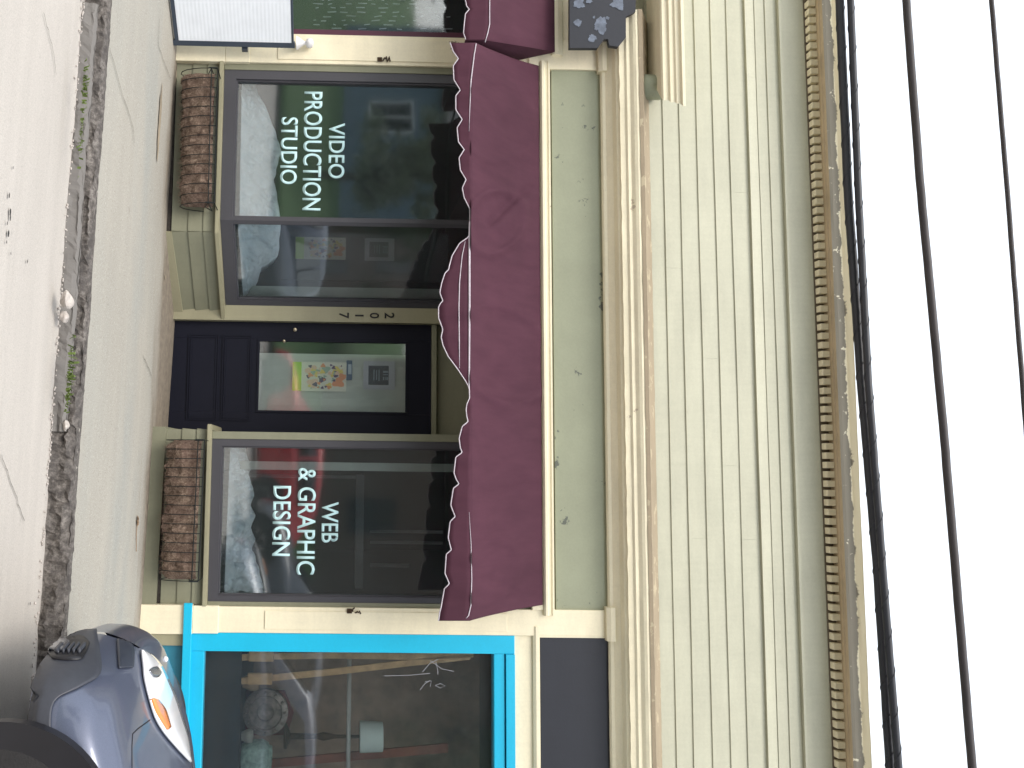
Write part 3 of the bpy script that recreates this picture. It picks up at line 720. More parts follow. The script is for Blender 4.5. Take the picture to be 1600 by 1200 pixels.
edgeL = [(67, 703), (81, 708), (92, 716), (103, 708), (125, 709), (141, 719), (150, 712), (172, 712), (187, 722), (200, 714), (222, 716), (234, 725), (247, 717), (266, 719), (281, 728), (294, 722), (309, 725), (333, 737), (342, 738), (351, 735), (368, 733),
         (372, 730), (380, 718), (400, 706), (417, 701.5), (421, 701), (427, 695), (442, 690), (457, 687), (466, 690), (470, 692), (474, 688), (480, 685), (497, 685), (510, 690), (515, 691.5), (527, 689), (540, 692), (557, 700), (577, 715), (595, 727), (604, 732), (618, 735), (632, 729),
         (640, 728), (650, 729), (659, 731), (666, 722), (685, 717), (700, 719), (707, 722), (714, 712), (739, 709), (750, 713), (756, 717), (763, 708), (789, 704), (800, 708), (807, 711), (815, 703), (840, 700), (852, 703), (859, 705), (866, 697), (896, 695), (905, 699), (912, 702), (920, 694), (949, 689), (956, 687), (970, 685)]
seamL = [(67, 743), (72, 743), (90, 739), (125, 736), (345, 735), (600, 734), (660, 735), (800, 735), (900, 737), (950, 736), (970, 733)]
zaw = 3.18
s2 = [[(744, 68, .004), (741, 85, .0045), (736, 125, .0045), (734, 170, .003), (733, 205, .0012)],
      [(734, 346, .006), (733.5, 370, .0075), (733.5, 480, .0075), (733, 590, .006), (733, 615, .003)],
      [(728, 372, .002), (722, 400, .003), (718, 440, .004), (717, 480, .004), (717.5, 530, .004), (718, 575, .0025)],
      [(733, 800, .001), (736, 850, .0025), (737, 905, .0035), (736, 945, .004), (732, 962, .004), (728, 966, .003)]]
awning(seamL, -.72, zaw, at(844, 103, -.055).x, at(846, 945, -.055).x, 0, 0, lambda u: interp(edgeL, u),
       'wide burgundy canvas awning with scalloped valance over the olive shopfront and its door', [(345, .62, .85, -.020, .4), (560, .5, 1.3, -.012, -.6), (900, .7, .8, -.010, .2), (180, .6, 1.1, -.008, .3)], False, s2)
edgeN = [(-60, 728), (-45, 733), (-30, 727), (-5, 726), (10, 729), (15, 733), (22, 727), (40, 725), (52, 724), (60, 727)]
seamN = [(-300, 765), (30, 765), (50, 764), (62, 759)]
def eN(u):
    if u < -60:
        k = (u+60) % 45 - 45; return 727+5*max(0, 1-abs(k+22)/9)
    return interp(edgeN, u)
pn = at(871, 80, -.06)
awning(seamN, -.62, pn.z, at(871, -300, -.06).x, pn.x, 0, 0, eN, 'burgundy awning of the neighbouring shop, cut off by the photo edge', [], True,
       [[(765, -280, .004), (765, 0, .004), (765, 38, .004), (762, 52, .004), (758, 66, .003)]])

# ------------------------------------------------------------------ hanging coir baskets
def basket(ua, ub, xa, xb, xtopa, xtopb, label):
    YB = -.05
    a = at(xtopa, ua, -.16); b = at(xtopb, ub, -.16)
    zb_ = lambda f: lerp(at(xa, ua, -.12).z, at(xb, ub, -.12).z, f)
    E_ = empty('hanging_basket', ((a.x+b.x)/2, -.02, (a.z+b.z)/2), label, 'planter', 'coir trough planters below the shop windows')
    L = b.x-a.x; bm = bmesh.new(); N, K = 90, 16; P = []
    for k in range(K+1):
        th = lerp(-.35, pi*.96, k/K); row = []
        for i in range(N+1):
            f = i/N; endt = min(1, sqrt(max(.001, min(f, 1-f)/.05)))
            zt_ = lerp(a.z, b.z, f)-.045; zbm = zb_(f); hh = zt_-zbm
            ry = .105*(.6+.4*endt); x = a.x+L*f
            y = -.13 - ry*cos(th*.0+0) if False else -.125 - .10*cos(max(0, th))*endt - (.0 if th >= 0 else 0)
            zz_ = zt_ - hh*sin(max(0, th))*(.75+.25*endt) + (0.02 if th < 0 else 0)
            nn = noise.noise((x*11, th*2.5, ua)); n2 = noise.noise((x*35, th*8, 3)); d = .026*nn+.016*n2
            row.append((x, y-d*cos(th), zz_-d*1.3*sin(th)))
        P.append(row)
    gridmesh(bm, P); c0 = [Vector(p) for p in P[0]]
    link('coir_liner', bm, M['coir'], E_, smooth=False)
    bm = bmesh.new()
    for row0 in (0,):
        for i in range(900):
            f = random.random(); th = random.uniform(0, pi*.8); x = a.x+L*f
            k = int(th/(pi*.96+.35)*K); q = Vector(P[min(K, k+2)][int(f*N)])
            d = Vector((random.uniform(-1, 1), -cos(th)*.8, -sin(th)*.8-.2+random.uniform(-.4, .4))).normalized()*random.uniform(.012, .035)
            tube(bm, [q, q+d*.6, q+d+Vector((0, 0, -.006))], .0009, 3, False)
    ff = link('loose_fibres', bm, M['coir'], E_)
    bm = bmesh.new(); n = max(8, int(abs(ub-ua)/14))
    yf = -.245
    for dz, yy in ((0, yf+.01), (-.048, yf)):
        tube(bm, [(a.x, -.03, a.z+dz), (a.x, yy, a.z+dz), (b.x, yy, b.z+dz), (b.x, -.03, b.z+dz)], .0045, 6)
    tube(bm, [(a.x, -.028, a.z), (b.x, -.028, b.z)], .004, 6)
    for i in range(n+1):
        f = i/n; x = a.x+L*f; zt_ = lerp(a.z, b.z, f); hh = zt_-.045-zb_(f)
        pts = [(x, yf+.01, zt_), (x, yf, zt_-.048)]+[(x, -.125-.122*cos(t), zt_-.048-(hh+.012)*sin(t)) for t in (.3, .6, .9, 1.2, 1.57, 2.0, 2.5, 2.9)]
        tube(bm, pts, .0036, 5)
    for x, zt_ in ((a.x, a.z), (b.x, b.z)):
        tube(bm, [(x, yf, zt_-.048), (x, -.13, zt_-.09), (x, -.03, zt_-.048)], .004, 5)
        tube(bm, [(x, yf-.004, zt_+.004), (x, yf-.008, zt_-.07)], .007, 6)
    link('wire_frame', bm, M['basket_wire'], E_)
    return E_
basket(114, 322, 286, 284, 342, 337, 'brown coir trough in a black wire frame below the video production window')
basket(688, 906, 263, 254, 322, 312, 'brown coir trough in a black wire frame below the web and graphic design window')

# ------------------------------------------------------------------ things in the windows
def cotton(name, edge, pxb, Yf, Yb, label, u0, u1, path=None, lump=1.0):
    bm = bmesh.new(); N, K = 200, 36; P = []
    for k in range(K+1):
        s = k/K; row = []
        for i in range(N+1):
            u = lerp(u0, u1, i/N)
            yf = path(u) if path else Yf
            top = at(interp(edge, u), u, yf+Yb); bot = at(interp(pxb, u), u, yf+.02)
            p = bot.lerp(top, s); p.y = yf+.02+(Yb-.02)*s**1.4
            q = (p.x*6, p.z*7, 2.2)
            bl = lambda f, o: abs(noise.noise((p.x*f, p.z*f, o)))
            d = -.03*abs(noise.noise(q))+.012-.17*lump*bl(9, 7)-.10*lump*bl(20, 2)-.04*bl(45, 4)
            p.y -= d*min(1, s*4)*(1 if s < .95 else .5); p.y = max(p.y, yf+.012); p.z += .012*noise.noise((p.x*13, s*6, 1))*min(1, s*3)
            row.append(p)
        P.append(row)
    last = P[-1]
    P.append([p+Vector((0, .25, -.05)) for p in last]); P.append([Vector((p.x, p.y+.3, .50)) for p in last])
    gridmesh(bm, P); return tag(link(name, bm, M['snow'], smooth=True), label, 'window display', 'cotton snow in the shop windows')
pthL = lambda u: .06 if u < 352 else .06 + (u-352)/(479-352)*.47
cotton('cotton_snow', [(118, 397), (145, 403), (165, 415), (200, 428), (235, 440), (262, 432), (280, 428), (300, 432), (340, 438), (360, 438), (400, 434), (408, 424), (416, 408), (440, 402), (470, 384)],
       [(118, 378), (340, 374), (360, 372), (400, 376), (440, 378), (470, 381)], .06, .22, 'smooth white cotton snow bank inside the video production window', 119, 474, pthL, .55)
cotton('cotton_snow', [(690, 382), (715, 386), (735, 392), (742, 388), (760, 394), (775, 397), (790, 391), (805, 398), (825, 392), (845, 398), (860, 393), (872, 398), (890, 404), (920, 412), (935, 414)],
       [(690, 360), (935, 350)], .06, .20, 'rumpled white cotton snow bank inside the web and graphic design window', 694, 934)
bm = bmesh.new(); box(bm, -3.38, -1.95, .075, 1.0, .42, .52); box(bm, -.16, 1.08, .075, 1.0, .42, .50); link('display_floor', bm, M['interior_brown'], B)
# pale posts behind the glass
bm = bmesh.new(); a = at(500, 449, .62); b = at(500, 470, .62); box(bm, a.x, b.x, .60, .66, .42, 2.7, .003)
link('inner_post', bm, M['pale_post'], BL)
bm = bmesh.new(); a = at(500, 697, .12); b = at(500, 737, .55); box(bm, xr0+.06, xr0+.075, .08, .55, zsr, 2.7); box(bm, at(500, 722, .2).x, at(500, 735, .2).x, .2, .24, zsr, 2.7, .003)
link('inner_post', bm, M['pale_post'], BR)
# added dark board for prints that imitate the door posters' reflection
bm = bmesh.new(); q0 = at(440, 362, .80); q1 = at(700, 441, .80); box(bm, q0.x, q1.x, .80, .83, q0.z, q1.z); tag(link('reflection_board', bm, M['interior']), 'tall dark board added behind the painted poster reflections in the slanting bay pane', 'board')
# posters on the door glass
def poster(px0, px1, u0, u1, label, build, Y0=.56):
    global DYY
    DYY = Y0
    a = at(px0, u0, DYY+.03); b = at(px1, u1, DYY+.03)
    E_ = empty('poster', ((a.x+b.x)/2, DYY+.03, a.z), label, 'poster'); build(E_, a.x, b.x, a.z, b.z); return E_
def flat(name, par, x0, x1, z0, z1, lvl, mat):
    bm = bmesh.new(); box(bm, x0, x1, DYY+.030-lvl*.0012, DYY+.031-lvl*.0012+.0004, z0, z1); return link(name, bm, mat, par)
PK = 1.0
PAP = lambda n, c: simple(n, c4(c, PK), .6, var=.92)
def poster_a(E_, x0, x1, z0, z1):
    w, hh = x1-x0, z1-z0
    flat('paper', E_, x0, x1, z0, z1, 0, PAP('cream_paper', (.85, .80, .68, 1)))
    flat('green_band', E_, x0+.002, x1-.002, z0+.002, z0+hh*.17, 1, PAP('lime_ink', (.50, .78, .08, 1)))
    bm = bmesh.new(); rnd = random.Random(5); mats = [PAP('coral_ink', (.88, .36, .18, 1)), PAP('yellow_ink', (.90, .70, .20, 1)), PAP('plum_ink', (.16, .10, .2, 1)), PAP('peach_ink', (.90, .60, .45, 1)), PAP('mint_ink', (.42, .52, .42, 1))]
    spots = [(.3, .36, .17, 3), (.72, .38, .15, 3), (.25, .62, .12, 4), (.6, .55, .10, 2), (.3, .82, .14, 1), (.7, .85, .16, 0), (.8, .68, .09, 1), (.15, .33, .05, 2), (.5, .30, .06, 2), (.5, .93, .12, 0)]
    spots += [(rnd.uniform(.1, .9), rnd.uniform(.24, .94), rnd.uniform(.02, .07), rnd.randrange(5)) for _ in range(46)]
    for n, (fx, fz, r, mi) in enumerate(spots):
        c = []
        for k in range(14):
            t = 2*pi*k/14; rr = r*w*(1+.25*sin(3*t+n)); c.append(bm.verts.new((max(x0+.003, min(x1-.003, x0+fx*w+cos(t)*rr)), DYY+.0282-.00006*n, max(z0+.02, min(z1-.004, z0+fz*hh+sin(t)*rr*1.2)))))
        f = bm.faces.new(c); f.material_index = mi
    link('picture', bm, mats, E_)
poster(457, 541, 565, 612, 'colourful poster with a lime green bottom band taped inside the door glass', poster_a)
def poster_b(E_, x0, x1, z0, z1):
    w, hh = x1-x0, z1-z0
    flat('border', E_, x0, x1, z0, z1, 0, PAP('grey_border', (.60, .58, .63, 1)))
    flat('face', E_, x0+w*.16, x1-w*.16, z0+hh*.16, z1-hh*.2, 1, PAP('slate_face', (.05, .065, .09, 1)))
    bm = bmesh.new(); yy = DYY+.0268
    for (fx, fz, fw, fh) in ((.34, .62, .07, .16), (.46, .62, .03, .16), (.55, .62, .12, .04), (.55, .70, .12, .03), (.55, .75, .12, .03), (.3, .48, .4, .03), (.32, .40, .34, .03), (.3, .32, .38, .03)):
        box(bm, x0+fx*w, x0+(fx+fw)*w, yy, yy+.0004, z0+fz*hh, z0+(fz+fh)*hh)
    link('print', bm, PAP('pale_print', (.34, .40, .46, 1)), E_)
poster(568, 617, 564, 609, 'small square dark notice with a pale grey border inside the door glass', poster_b)
def poster_c(E_, x0, x1, z0, z1):
    w, hh = x1-x0, z1-z0
    flat('card', E_, x0, x1, z0, z1, 0, PAP('blue_card', (.10, .16, .26, 1)))
    flat('label', E_, x0+w*.2, x1-w*.3, z0+hh*.3, z1-hh*.1, 1, PAP('white_card', (.55, .6, .66, 1)))
poster(541.5, 550, 563, 594, 'narrow blue and white sticker between the two larger notices on the door', poster_c)
PK = .3  # colours darkened so the next two prints pass for mirrored door posters
poster(462, 540, 370, 406, 'painted reflection of the lime banded door poster on the added board inside the bay window', poster_a, .765)
poster(570, 616, 372, 408, 'painted reflection of the square door notice on the added board inside the bay window', poster_b, .765)
DYY = .56
# right shop: planks, disc, lamp, jar
def plank(pts, wpx, label, block):
    E_ = empty('wooden_plank', at(pts[0][0], pts[0][1], .13), label, 'plank', 'wooden planks in the turquoise window')
    bm = bmesh.new(); Y = .13
    L = []
    for (x, u), (x2, u2) in zip(pts, pts[1:]):
        a0, a1, b0, b1 = at(x, u-wpx/2, Y), at(x, u+wpx/2, Y), at(x2, u2-wpx/2, Y), at(x2, u2+wpx/2, Y)
        prism(bm, [a0, a1, b1, b0], (0, .02, 0))
    link('board', bm, M['wood'], E_)
    bm = bmesh.new(); x, u, l = block; a0 = at(x-l, u-9, Y-.03); b0 = at(x+l, u+9, Y-.03); box(bm, a0.x, b0.x, Y-.035, Y-.001, a0.z, b0.z, .006); link('block', bm, M['wood'], E_)
plank([(325, 1030), (410, 1026), (520, 1024), (640, 1026), (740, 1022)], 10, 'honey coloured wooden plank with a block, nearer the turquoise frame edge', (408, 1025, 19))
plank([(325, 1070), (410, 1061), (520, 1050), (640, 1036), (735, 1026)], 10, 'honey coloured wooden plank with a block, leaning in from the right of the upright one', (406, 1061, 19))
pd = at(415, 1112, .36); E_ = empty('metal_disc', pd, 'round tarnished metal disc with studs standing in the turquoise window', 'ornament')
bm = bmesh.new(); r = .185; lathe(bm, [(.001, .0), (r*.35, -.01), (r*.38, -.03), (r*.7, -.03), (r*.75, -.045), (r, -.03), (r, .02), (.001, .02)], pd, 'Y', 36); link('dish', bm, M['plate'], E_, auto=35)
bm = bmesh.new()
for k in range(12):
    c = pd+Vector((cos(k*pi/6)*r*.87, -.045, sin(k*pi/6)*r*.87)); lathe(bm, [(.001, -.012), (.012, -.008), (.014, .006), (.001, .008)], c, 'Y', 10)
link('stud', bm, M['plate'], E_, smooth=True)
bm = bmesh.new(); a = at(375, 1080, .5); b = at(458, 1150, .5); prism(bm, [(a.x, .5, .45), (b.x, .5, .45), (b.x, .52, b.z-.05), ((a.x+b.x)/2, .53, b.z), (a.x, .52, b.z-.08)], (0, .03, 0)); tag(link('red_cloth', bm, M['dark_red']), 'dark red cloth hung behind the round metal disc in the turquoise window', 'cloth')
pl = at(562, 1151, .4); E_ = empty('table_lamp', (pl.x, .4, pl.z-.6), 'lamp with a pale green drum shade in the turquoise window', 'lamp')
bm = bmesh.new(); rr = .125; hh = at(598, 1151, .4).z-pl.z
lathe(bm, [(rr*.98, 0), (rr, .01), (rr*.93, hh), (rr*.9, hh), (rr*.95, .01)], pl, 'Z', 32); link('lamp_shade', bm, M['lampshade'], E_, auto=40)
bm = bmesh.new(); lathe(bm, [(.10, -.62), (.10, -.60), (.025, -.57), (.02, -.35), (.035, -.3), (.015, -.2), (.012, .08), (.001, .08)], pl, 'Z', 20); link('stem', bm, M['iron'], E_, auto=40)
pj = at(378, 1182, .3); E_ = tag(None or (lambda bm: (lathe(bm, [(.001, 0), (.10, 0), (.13, .05), (.135, .16), (.11, .21), (.09, .22), (.085, .24), (.07, .24), (.07, .2), (.001, .2)], (pj.x, .3, pj.z), 'Z', 28), link('glazed_jar', bm, M['jar'], auto=40))[1])(bmesh.new()), 'pale green mottled jar at the bottom of the turquoise window', 'jar')
bm = bmesh.new(); box(bm, 1.42, XE-.2, .1, 1.2, .30, pj.z-.003); link('display_floor', bm, M['interior_brown'], TW)
bm = bmesh.new(); box(bm, 1.30, XE-.2, 1.25, 1.29, .31, 2.9); link('display_backdrop', bm, simple('brown_display_board', (.42, .28, .20, 1), .7, var=.45, sc=4), TW)
a = at(541, 1019, .22); b = at(549, 1200, .22); bm = bmesh.new(); tube(bm, [(a.x, .22, (a.z+b.z)/2), (XE-.2, .22, (a.z+b.z)/2)], .018, 10)
tag(link('display_rail', bm, simple('pale_rail_paint', (.62, .60, .56, 1), .5), smooth=True), 'pale horizontal display rail across the turquoise window', 'rail')
bm = bmesh.new(); prism(bm, [at(325, 1196, .62), at(325, 1208, .62), at(700, 1176, .62), at(700, 1162, .62)], (0, .03, 0))
tag(link('red_plank', bm, simple('rusty_red_wood', (.36, .10, .06, 1), .6, var=.5)), 'rusty red wooden plank leaning behind the lamp in the turquoise window', 'plank')
for (x, u, r_, hh_, c_, nm, lb) in ((378, 1066, .07, .13, (.50, .33, .20, 1), 'clay_pot', 'small tan clay pot on the display floor by the leaning plank'), (378, 1150, .055, .09, (.62, .58, .50, 1), 'pale_bowl', 'small pale bowl between the metal disc and the green jar')):
    p = at(x, u, .24); p.z = at(378, 1182, .3).z; bm = bmesh.new(); lathe(bm, [(.001, 0), (r_*.6, 0), (r_*.95, hh_*.5), (r_, hh_*.8), (r_*.8, hh_), (r_*.7, hh_), (r_*.8, hh_*.8), (.001, hh_*.3)], (p.x, .24, p.z), 'Z', 22)
    tag(link(nm, bm, simple(nm+'_glaze', c_, .5, var=.6, sc=12), auto=40), lb, 'pot')
# shelves dimly seen in the design shop
bm = bmesh.new()
for px, u0_, u1_ in ((562, 742, 925),):
    a = at(px-5, u0_, 1.2); b = at(px+5, u1_, 1.2); box(bm, a.x, b.x, 1.2, 1.5, a.z, b.z)
for (xa, xb, u) in ((575, 692, 831), (575, 692, 848), (575, 640, 884)):
    a = at(xa, u-3, 1.25); b = at(xb, u+3, 1.25); box(bm, a.x, b.x, 1.25, 1.3, a.z+.02, b.z)
box(bm, at(560, 742, 1.2).x+.01, at(560, 748, 1.2).x, 1.21, 1.49, .2, at(556, 750, 1.2).z)
box(bm, at(560, 918, 1.2).x+.01, at(560, 924, 1.2).x, 1.21, 1.49, .2, at(556, 750, 1.2).z)
tag(link('shelf_rack', bm, simple('grey_shelf', (.20, .20, .21, 1), .6)), 'grey shelf rack deep inside the web and graphic design window', 'shelf')
# tinsel strings in the neighbour's window
bm = bmesh.new()
for i in range(16):
    u = 58-6.5*i; r0 = random.Random(i); x = 480+r0.random()*40
    while x < 700:
        l = r0.uniform(3, 16); p = at(x, u+r0.uniform(-1, 1), .055); q = at(x+l, u+r0.uniform(-1, 1), .055)
        if u > -40: tube(bm, [p, q], .0042, 4)
        x += l+r0.uniform(6, 30)
tag(link('tinsel_strings', bm, TIN), 'thin silver tinsel strings hanging in the dark neighbouring window', 'decoration')

# ------------------------------------------------------------------ white board standing by the neighbour's window
a = at(278, 68, -.18); aT = at(458, 66, -.18)
bx = empty('sandwich_board', (a.x, -.2, zf(-3.7)), 'blank white ribbed sandwich board with a dark edge standing on the pavement', 'sign')
d = (at(266, 20, -.45) - a); d.z = 0; d = Vector((-.55, -.62, 0)).normalized()
Lb = 1.05; nb = Vector((d.y, -d.x, 0)); nb = nb if nb.dot(CAM-a) > 0 else -nb
bm = bmesh.new(); n = 60
z0b, z1b = a.z-.0, aT.z
rows = []
for k in range(n+1):
    zc = lerp(z0b+.012, z1b-.012, k/n); rows.append([a+d*s+nb*(.0008 if k % 2 else 0)+Vector((0, 0, zc-a.z)) for s in (.03, Lb-.03)])
gridmesh(bm, rows); fr_ = link('panel', bm, M['white_panel'], bx); md = fr_.modifiers.new('t', 'SOLIDIFY'); md.thickness = .01; md.offset = -1
bm = bmesh.new()
def bar3(s0, s1, za, zb): prism(bm, [a+d*s0+nb*.012+Vector((0, 0, za-a.z)), a+d*s1+nb*.012+Vector((0, 0, za-a.z)), a+d*s1+nb*.012+Vector((0, 0, zb-a.z)), a+d*s0+nb*.012+Vector((0, 0, zb-a.z))], -nb*.04)
bar3(-.012, .029, z0b-.06, z1b+.015); bar3(Lb-.029, Lb, z0b-.06, z1b+.015); bar3(.0295, Lb-.0295, z0b-.02, z0b+.011); bar3(.0295, Lb-.0295, z1b-.011, z1b+.006)
link('edge_frame', bm, M['board_edge'], bx)
bm = bmesh.new(); box(bm, a.x+.03, -3.55, a.y-.02+.04, a.y+.06, at(378, 70, -.15).z, at(387, 70, -.15).z); link('stay', bm, M['board_edge'], bx)
# white finial on the pilaster
p = at(463, 67, -.10); bm = bmesh.new()
lathe(bm, [(.001, 0), (.055, .0), (.05, .015), (.018, .06), (.016, .075), (.036, .09), (.042, .11), (.034, .135), (.001, .145)], p, 'Z', 20)
tube(bm, [(p.x, p.y, p.z+.01), (p.x+.02, -.036, p.z+.01)], .012, 8)
tag(link('white_finial', bm, simple('white_gloss', (.82, .8, .8, 1), .35, var=.95), auto=50), 'small white cone and ball finial on the cream pilaster above the white board', 'ornament')
# dark peeling board high on the left
poly = [(890, -60), (890, 75), (934, 75), (944, 61), (950, 61), (952, 71), (966, 73), (978, 58), (978, 26), (993, 18), (996, -60)]
bs = empty('spotted_sign_board', at(940, 20, -.3), 'dark navy shaped board with pale worn patches beside the storefront cornice', 'sign')
bm = bmesh.new(); prism(bm, [at(x, u, -.27) for x, u in poly], (0, .04, 0)); link('board', bm, M['panel_dark'], bs)
WEAR = simple('pale_blue_grey_wear', (.17, .20, .26, 1), .7, var=.5, sc=20)
for k, (x, u, rx, ru) in enumerate(((940, 38, 10, 12), (903, 35, 6, 5), (925, 68-8, 6, 6), (905, 6, 9, 7), (966, 5, 12, 9), (949, 28, 3, 2), (932, 45, 3, 2), (928, 27, 2, 2), (920, 2, 5, 3))):
    c = []; bm = bmesh.new()
    for j in range(40):
        t = 2*pi*j/40; w = 1+.55*noise.noise((cos(t)*1.4+k, sin(t)*1.4, k))+.35*noise.noise((cos(t)*4+k, sin(t)*4, k)); c.append(bm.verts.new(at(x+cos(t)*rx*w, u+sin(t)*ru*w, -.2725-.0002*k)))
    bm.faces.new(c); link('worn_patch', bm, WEAR, bs)


# ------------------------------------------------------------------ overhead cables
YW = -1.6
def cable(pix, r, mat, label, lash=False, dy=0):
    bm = bmesh.new(); ks = []
    for i in range(81):
        t = i/80; u = lerp(pix[0][0], pix[-1][0], t); ks.append(at(interp(pix, u), u, YW+dy)+Vector((0, 0, .002*noise.noise((u*.05, r*100, 1)))))
    tube(bm, ks, r, 10, True)
    if lash:
        hel = []
        for i in range(900):
            t = i/899; k = t*80; q = ks[min(79, int(k))].lerp(ks[min(80, int(k)+1)], k-int(k)); an = t*2*pi*28
            hel.append(q+Vector((0, cos(an), sin(an)))*(r*1.04))
        tube(bm, hel, .0022, 4)
    return tag(link('overhead_cable', bm, mat, smooth=True), label, 'cable', 'cables strung in front of the roof')
cable([(-250, 1296), (0, 1312), (300, 1325), (600, 1346), (900, 1372), (1200, 1391), (1450, 1407)], .026, M['black_wire'], 'thick black lashed cable closest to the cornice edge', True)
cable([(-250, 1313), (0, 1329), (300, 1341), (600, 1357), (900, 1380), (1200, 1404), (1450, 1424)], .021, M['black_wire'], 'black cable running tight beside the thick lashed cable', True, -.06)
cable([(-250, 1400), (0, 1416), (280, 1437), (680, 1475), (1200, 1519), (1450, 1541)], .0235, M['brown_wire'], 'single brownish black cable crossing the middle of the white sky')
cable([(-250, 1532), (0, 1549), (300, 1574), (620, 1599), (1000, 1630), (1450, 1668)], .014, M['brown_wire'], 'thinnest dark cable, farthest out from the roof in the sky')

# ------------------------------------------------------------------ weeds, leaf, rubble
def tuft(px, py, n, h, mat, label, sp=.04, z=None):
    p = atz(px, py, (zf(-.5)+.018*KY) if z is None else z); bm = bmesh.new()
    for i in range(n):
        b = p+Vector((random.gauss(0, sp*1.6), random.gauss(0, sp*.35), 0)); b.z = zs(b.x, KY)-.02
        dv = Vector((random.uniform(-.6, .6), random.uniform(-.7, .2), random.uniform(.5, 1))).normalized()*h*random.uniform(.5, 1.2); w = Vector((dv.y, -dv.x, 0)).normalized()*random.uniform(.003, .007)
        m1 = b+dv*.6; e = b+dv+Vector((0, 0, -h*.3))
        vs = [bm.verts.new(q) for q in (b-w, b+w, m1+w, m1-w, e)]
        bm.faces.new(vs[:4]); bm.faces.new((vs[3], vs[2], vs[4]))
    return tag(link('weed', bm, mat), label, 'weed', 'weeds in the kerb joint')
tuft(112, 575, 60, .06, M['weed'], 'green weed tuft in the kerb joint in front of the door', .05)
tuft(110, 612, 45, .05, M['weed'], 'smaller green weed beside the tuft in front of the door', .03)
tuft(123, 132, 45, .05, M['weed'], 'olive weed tuft in the kerb below the white board', .035)
tuft(120, 215, 40, .045, M['weed'], 'low green weed in the kerb below the left coir basket', .05)
p = atz(213, 815, zs(.3, -.5)); bm = bmesh.new()
for k in range(7):
    an = k*.9; d = Vector((cos(an), sin(an)*.7, 0)); s = Vector((-d.y, d.x, 0)); L_ = random.uniform(.03, .055)
    c = [p+Vector((0, 0, .01)), p+d*L_*.5+s*.014+Vector((0, 0, .018)), p+d*L_+Vector((0, 0, .008)), p+d*L_*.5-s*.014+Vector((0, 0, .015))]
    bm.faces.new([bm.verts.new(q) for q in c])
tube(bm, [p+Vector((0, 0, .008)), p+Vector((.10, -.01, .006)), p+Vector((.22, .0, .008))], .003, 5)
tag(link('fallen_leaf', bm, M['drygrass']), 'dry tan leaf with a long stalk lying on the pavement', 'leaf')
def rock(px, py, r, label, z):
    p = atz(px, py, z); bm = bmesh.new(); bmesh.ops.create_icosphere(bm, subdivisions=3, radius=r)
    for v in bm.verts:
        v.co *= 1+.5*noise.noise(v.co*(2.2/r*.5)+Vector((px, 0, 0))); v.co.z *= .7
    for v in bm.verts: v.co += p
    tag(link('rubble_stone', bm, M['stone']), label, 'stone', 'broken kerb stones')
rock(104, 468, .05, 'pale broken stone lump lying at the kerb edge', zroad(-.9, -2)+.09)
rock(101, 495, .035, 'smaller pale broken stone at the kerb edge beside the bigger lump', zroad(-.8, -2)+.06)
rock(103, 665, .03, 'small pale stone chip by the kerb below the door', zroad(-.2, -2)+.08)
bm = bmesh.new()
for i in range(260):
    x = random.uniform(-3.6, 1.4); y = KY-.05-abs(random.gauss(0, .03)); r = random.uniform(.003, .010)
    bmesh.ops.create_icosphere(bm, subdivisions=1, radius=r, matrix=Matrix.Translation((x, y, zroad(x, y)+.008)) @ Matrix.Diagonal((1, random.uniform(.7, 1.3), .7, 1)))
tag(link('gravel', bm, M['stone']), kind='stuff')

# ------------------------------------------------------------------ cars
def cr(p0, p1, p2, p3, t):
    return .5*((2*p1)+(-p0+p2)*t+(2*p0-5*p1+4*p2-p3)*t*t+(-p0+3*p1-3*p2+p3)*t**3)
def mk_paint(name, c):
    t = NT(name); n = t.noise(400, 2)
    return t.done(t.ramp(n, [(.3, c4(c, .85)), (.7, c4(c, 1.15))]), .32, metal=.35, coat=.6)
M['tyre'] = simple('tyre_rubber', (.020, .019, .020, 1), .85, sc=30, bump=60)
M['rim'] = simple('alloy_rim', (.45, .45, .47, 1), .3, .9)
M['cladding'] = simple('dark_grey_bumper_plastic', (.045, .05, .065, 1), .45, var=.85, sc=40)
M['grille'] = simple('black_grille', (.010, .010, .014, 1), .4)
M['amber'] = simple('amber_lens', (.85, .26, .04, 1), .15, var=.9, coat=1)
M['lens'] = simple('clear_headlight_lens', (.80, .80, .82, 1), .12, var=.9, coat=1)
M['reflector'] = simple('lamp_reflector', (.30, .31, .34, 1), .2, .7)
M['car_glass'] = simple('dark_car_glass', (.015, .018, .022, 1), .05, coat=1)
M['seam'] = simple('panel_gap', (.008, .008, .012, 1), .6)
ST0 = [  # x, half width, z bottom, z widest, z shoulder, z centre
    (0.00, .02, .35, .46, .62, .68), (0.02, .30, .355, .46, .625, .69), (0.05, .50, .365, .46, .64, .71), (.11, .63, .38, .47, .66, .74), (.21, .70, .395, .48, .69, .775), (.34, .735, .41, .51, .735, .815),
    (.52, .76, .42, .55, .79, .855), (.70, .775, .40, .60, .835, .895), (1.0, .78, .32, .62, .885, .94), (1.35, .78, .27, .63, .93, .985), (2.0, .78, .26, .63, .96, 1.0), (2.75, .78, .26, .63, .97, 1.0), (3.3, .775, .28, .63, .98, 1.02), (3.7, .75, .32, .62, .98, 1.05), (3.95, .68, .34, .60, .95, 1.03), (4.08, .50, .36, .58, .90, .98), (4.12, .02, .37, .58, .88, .95)]
ST = ST0
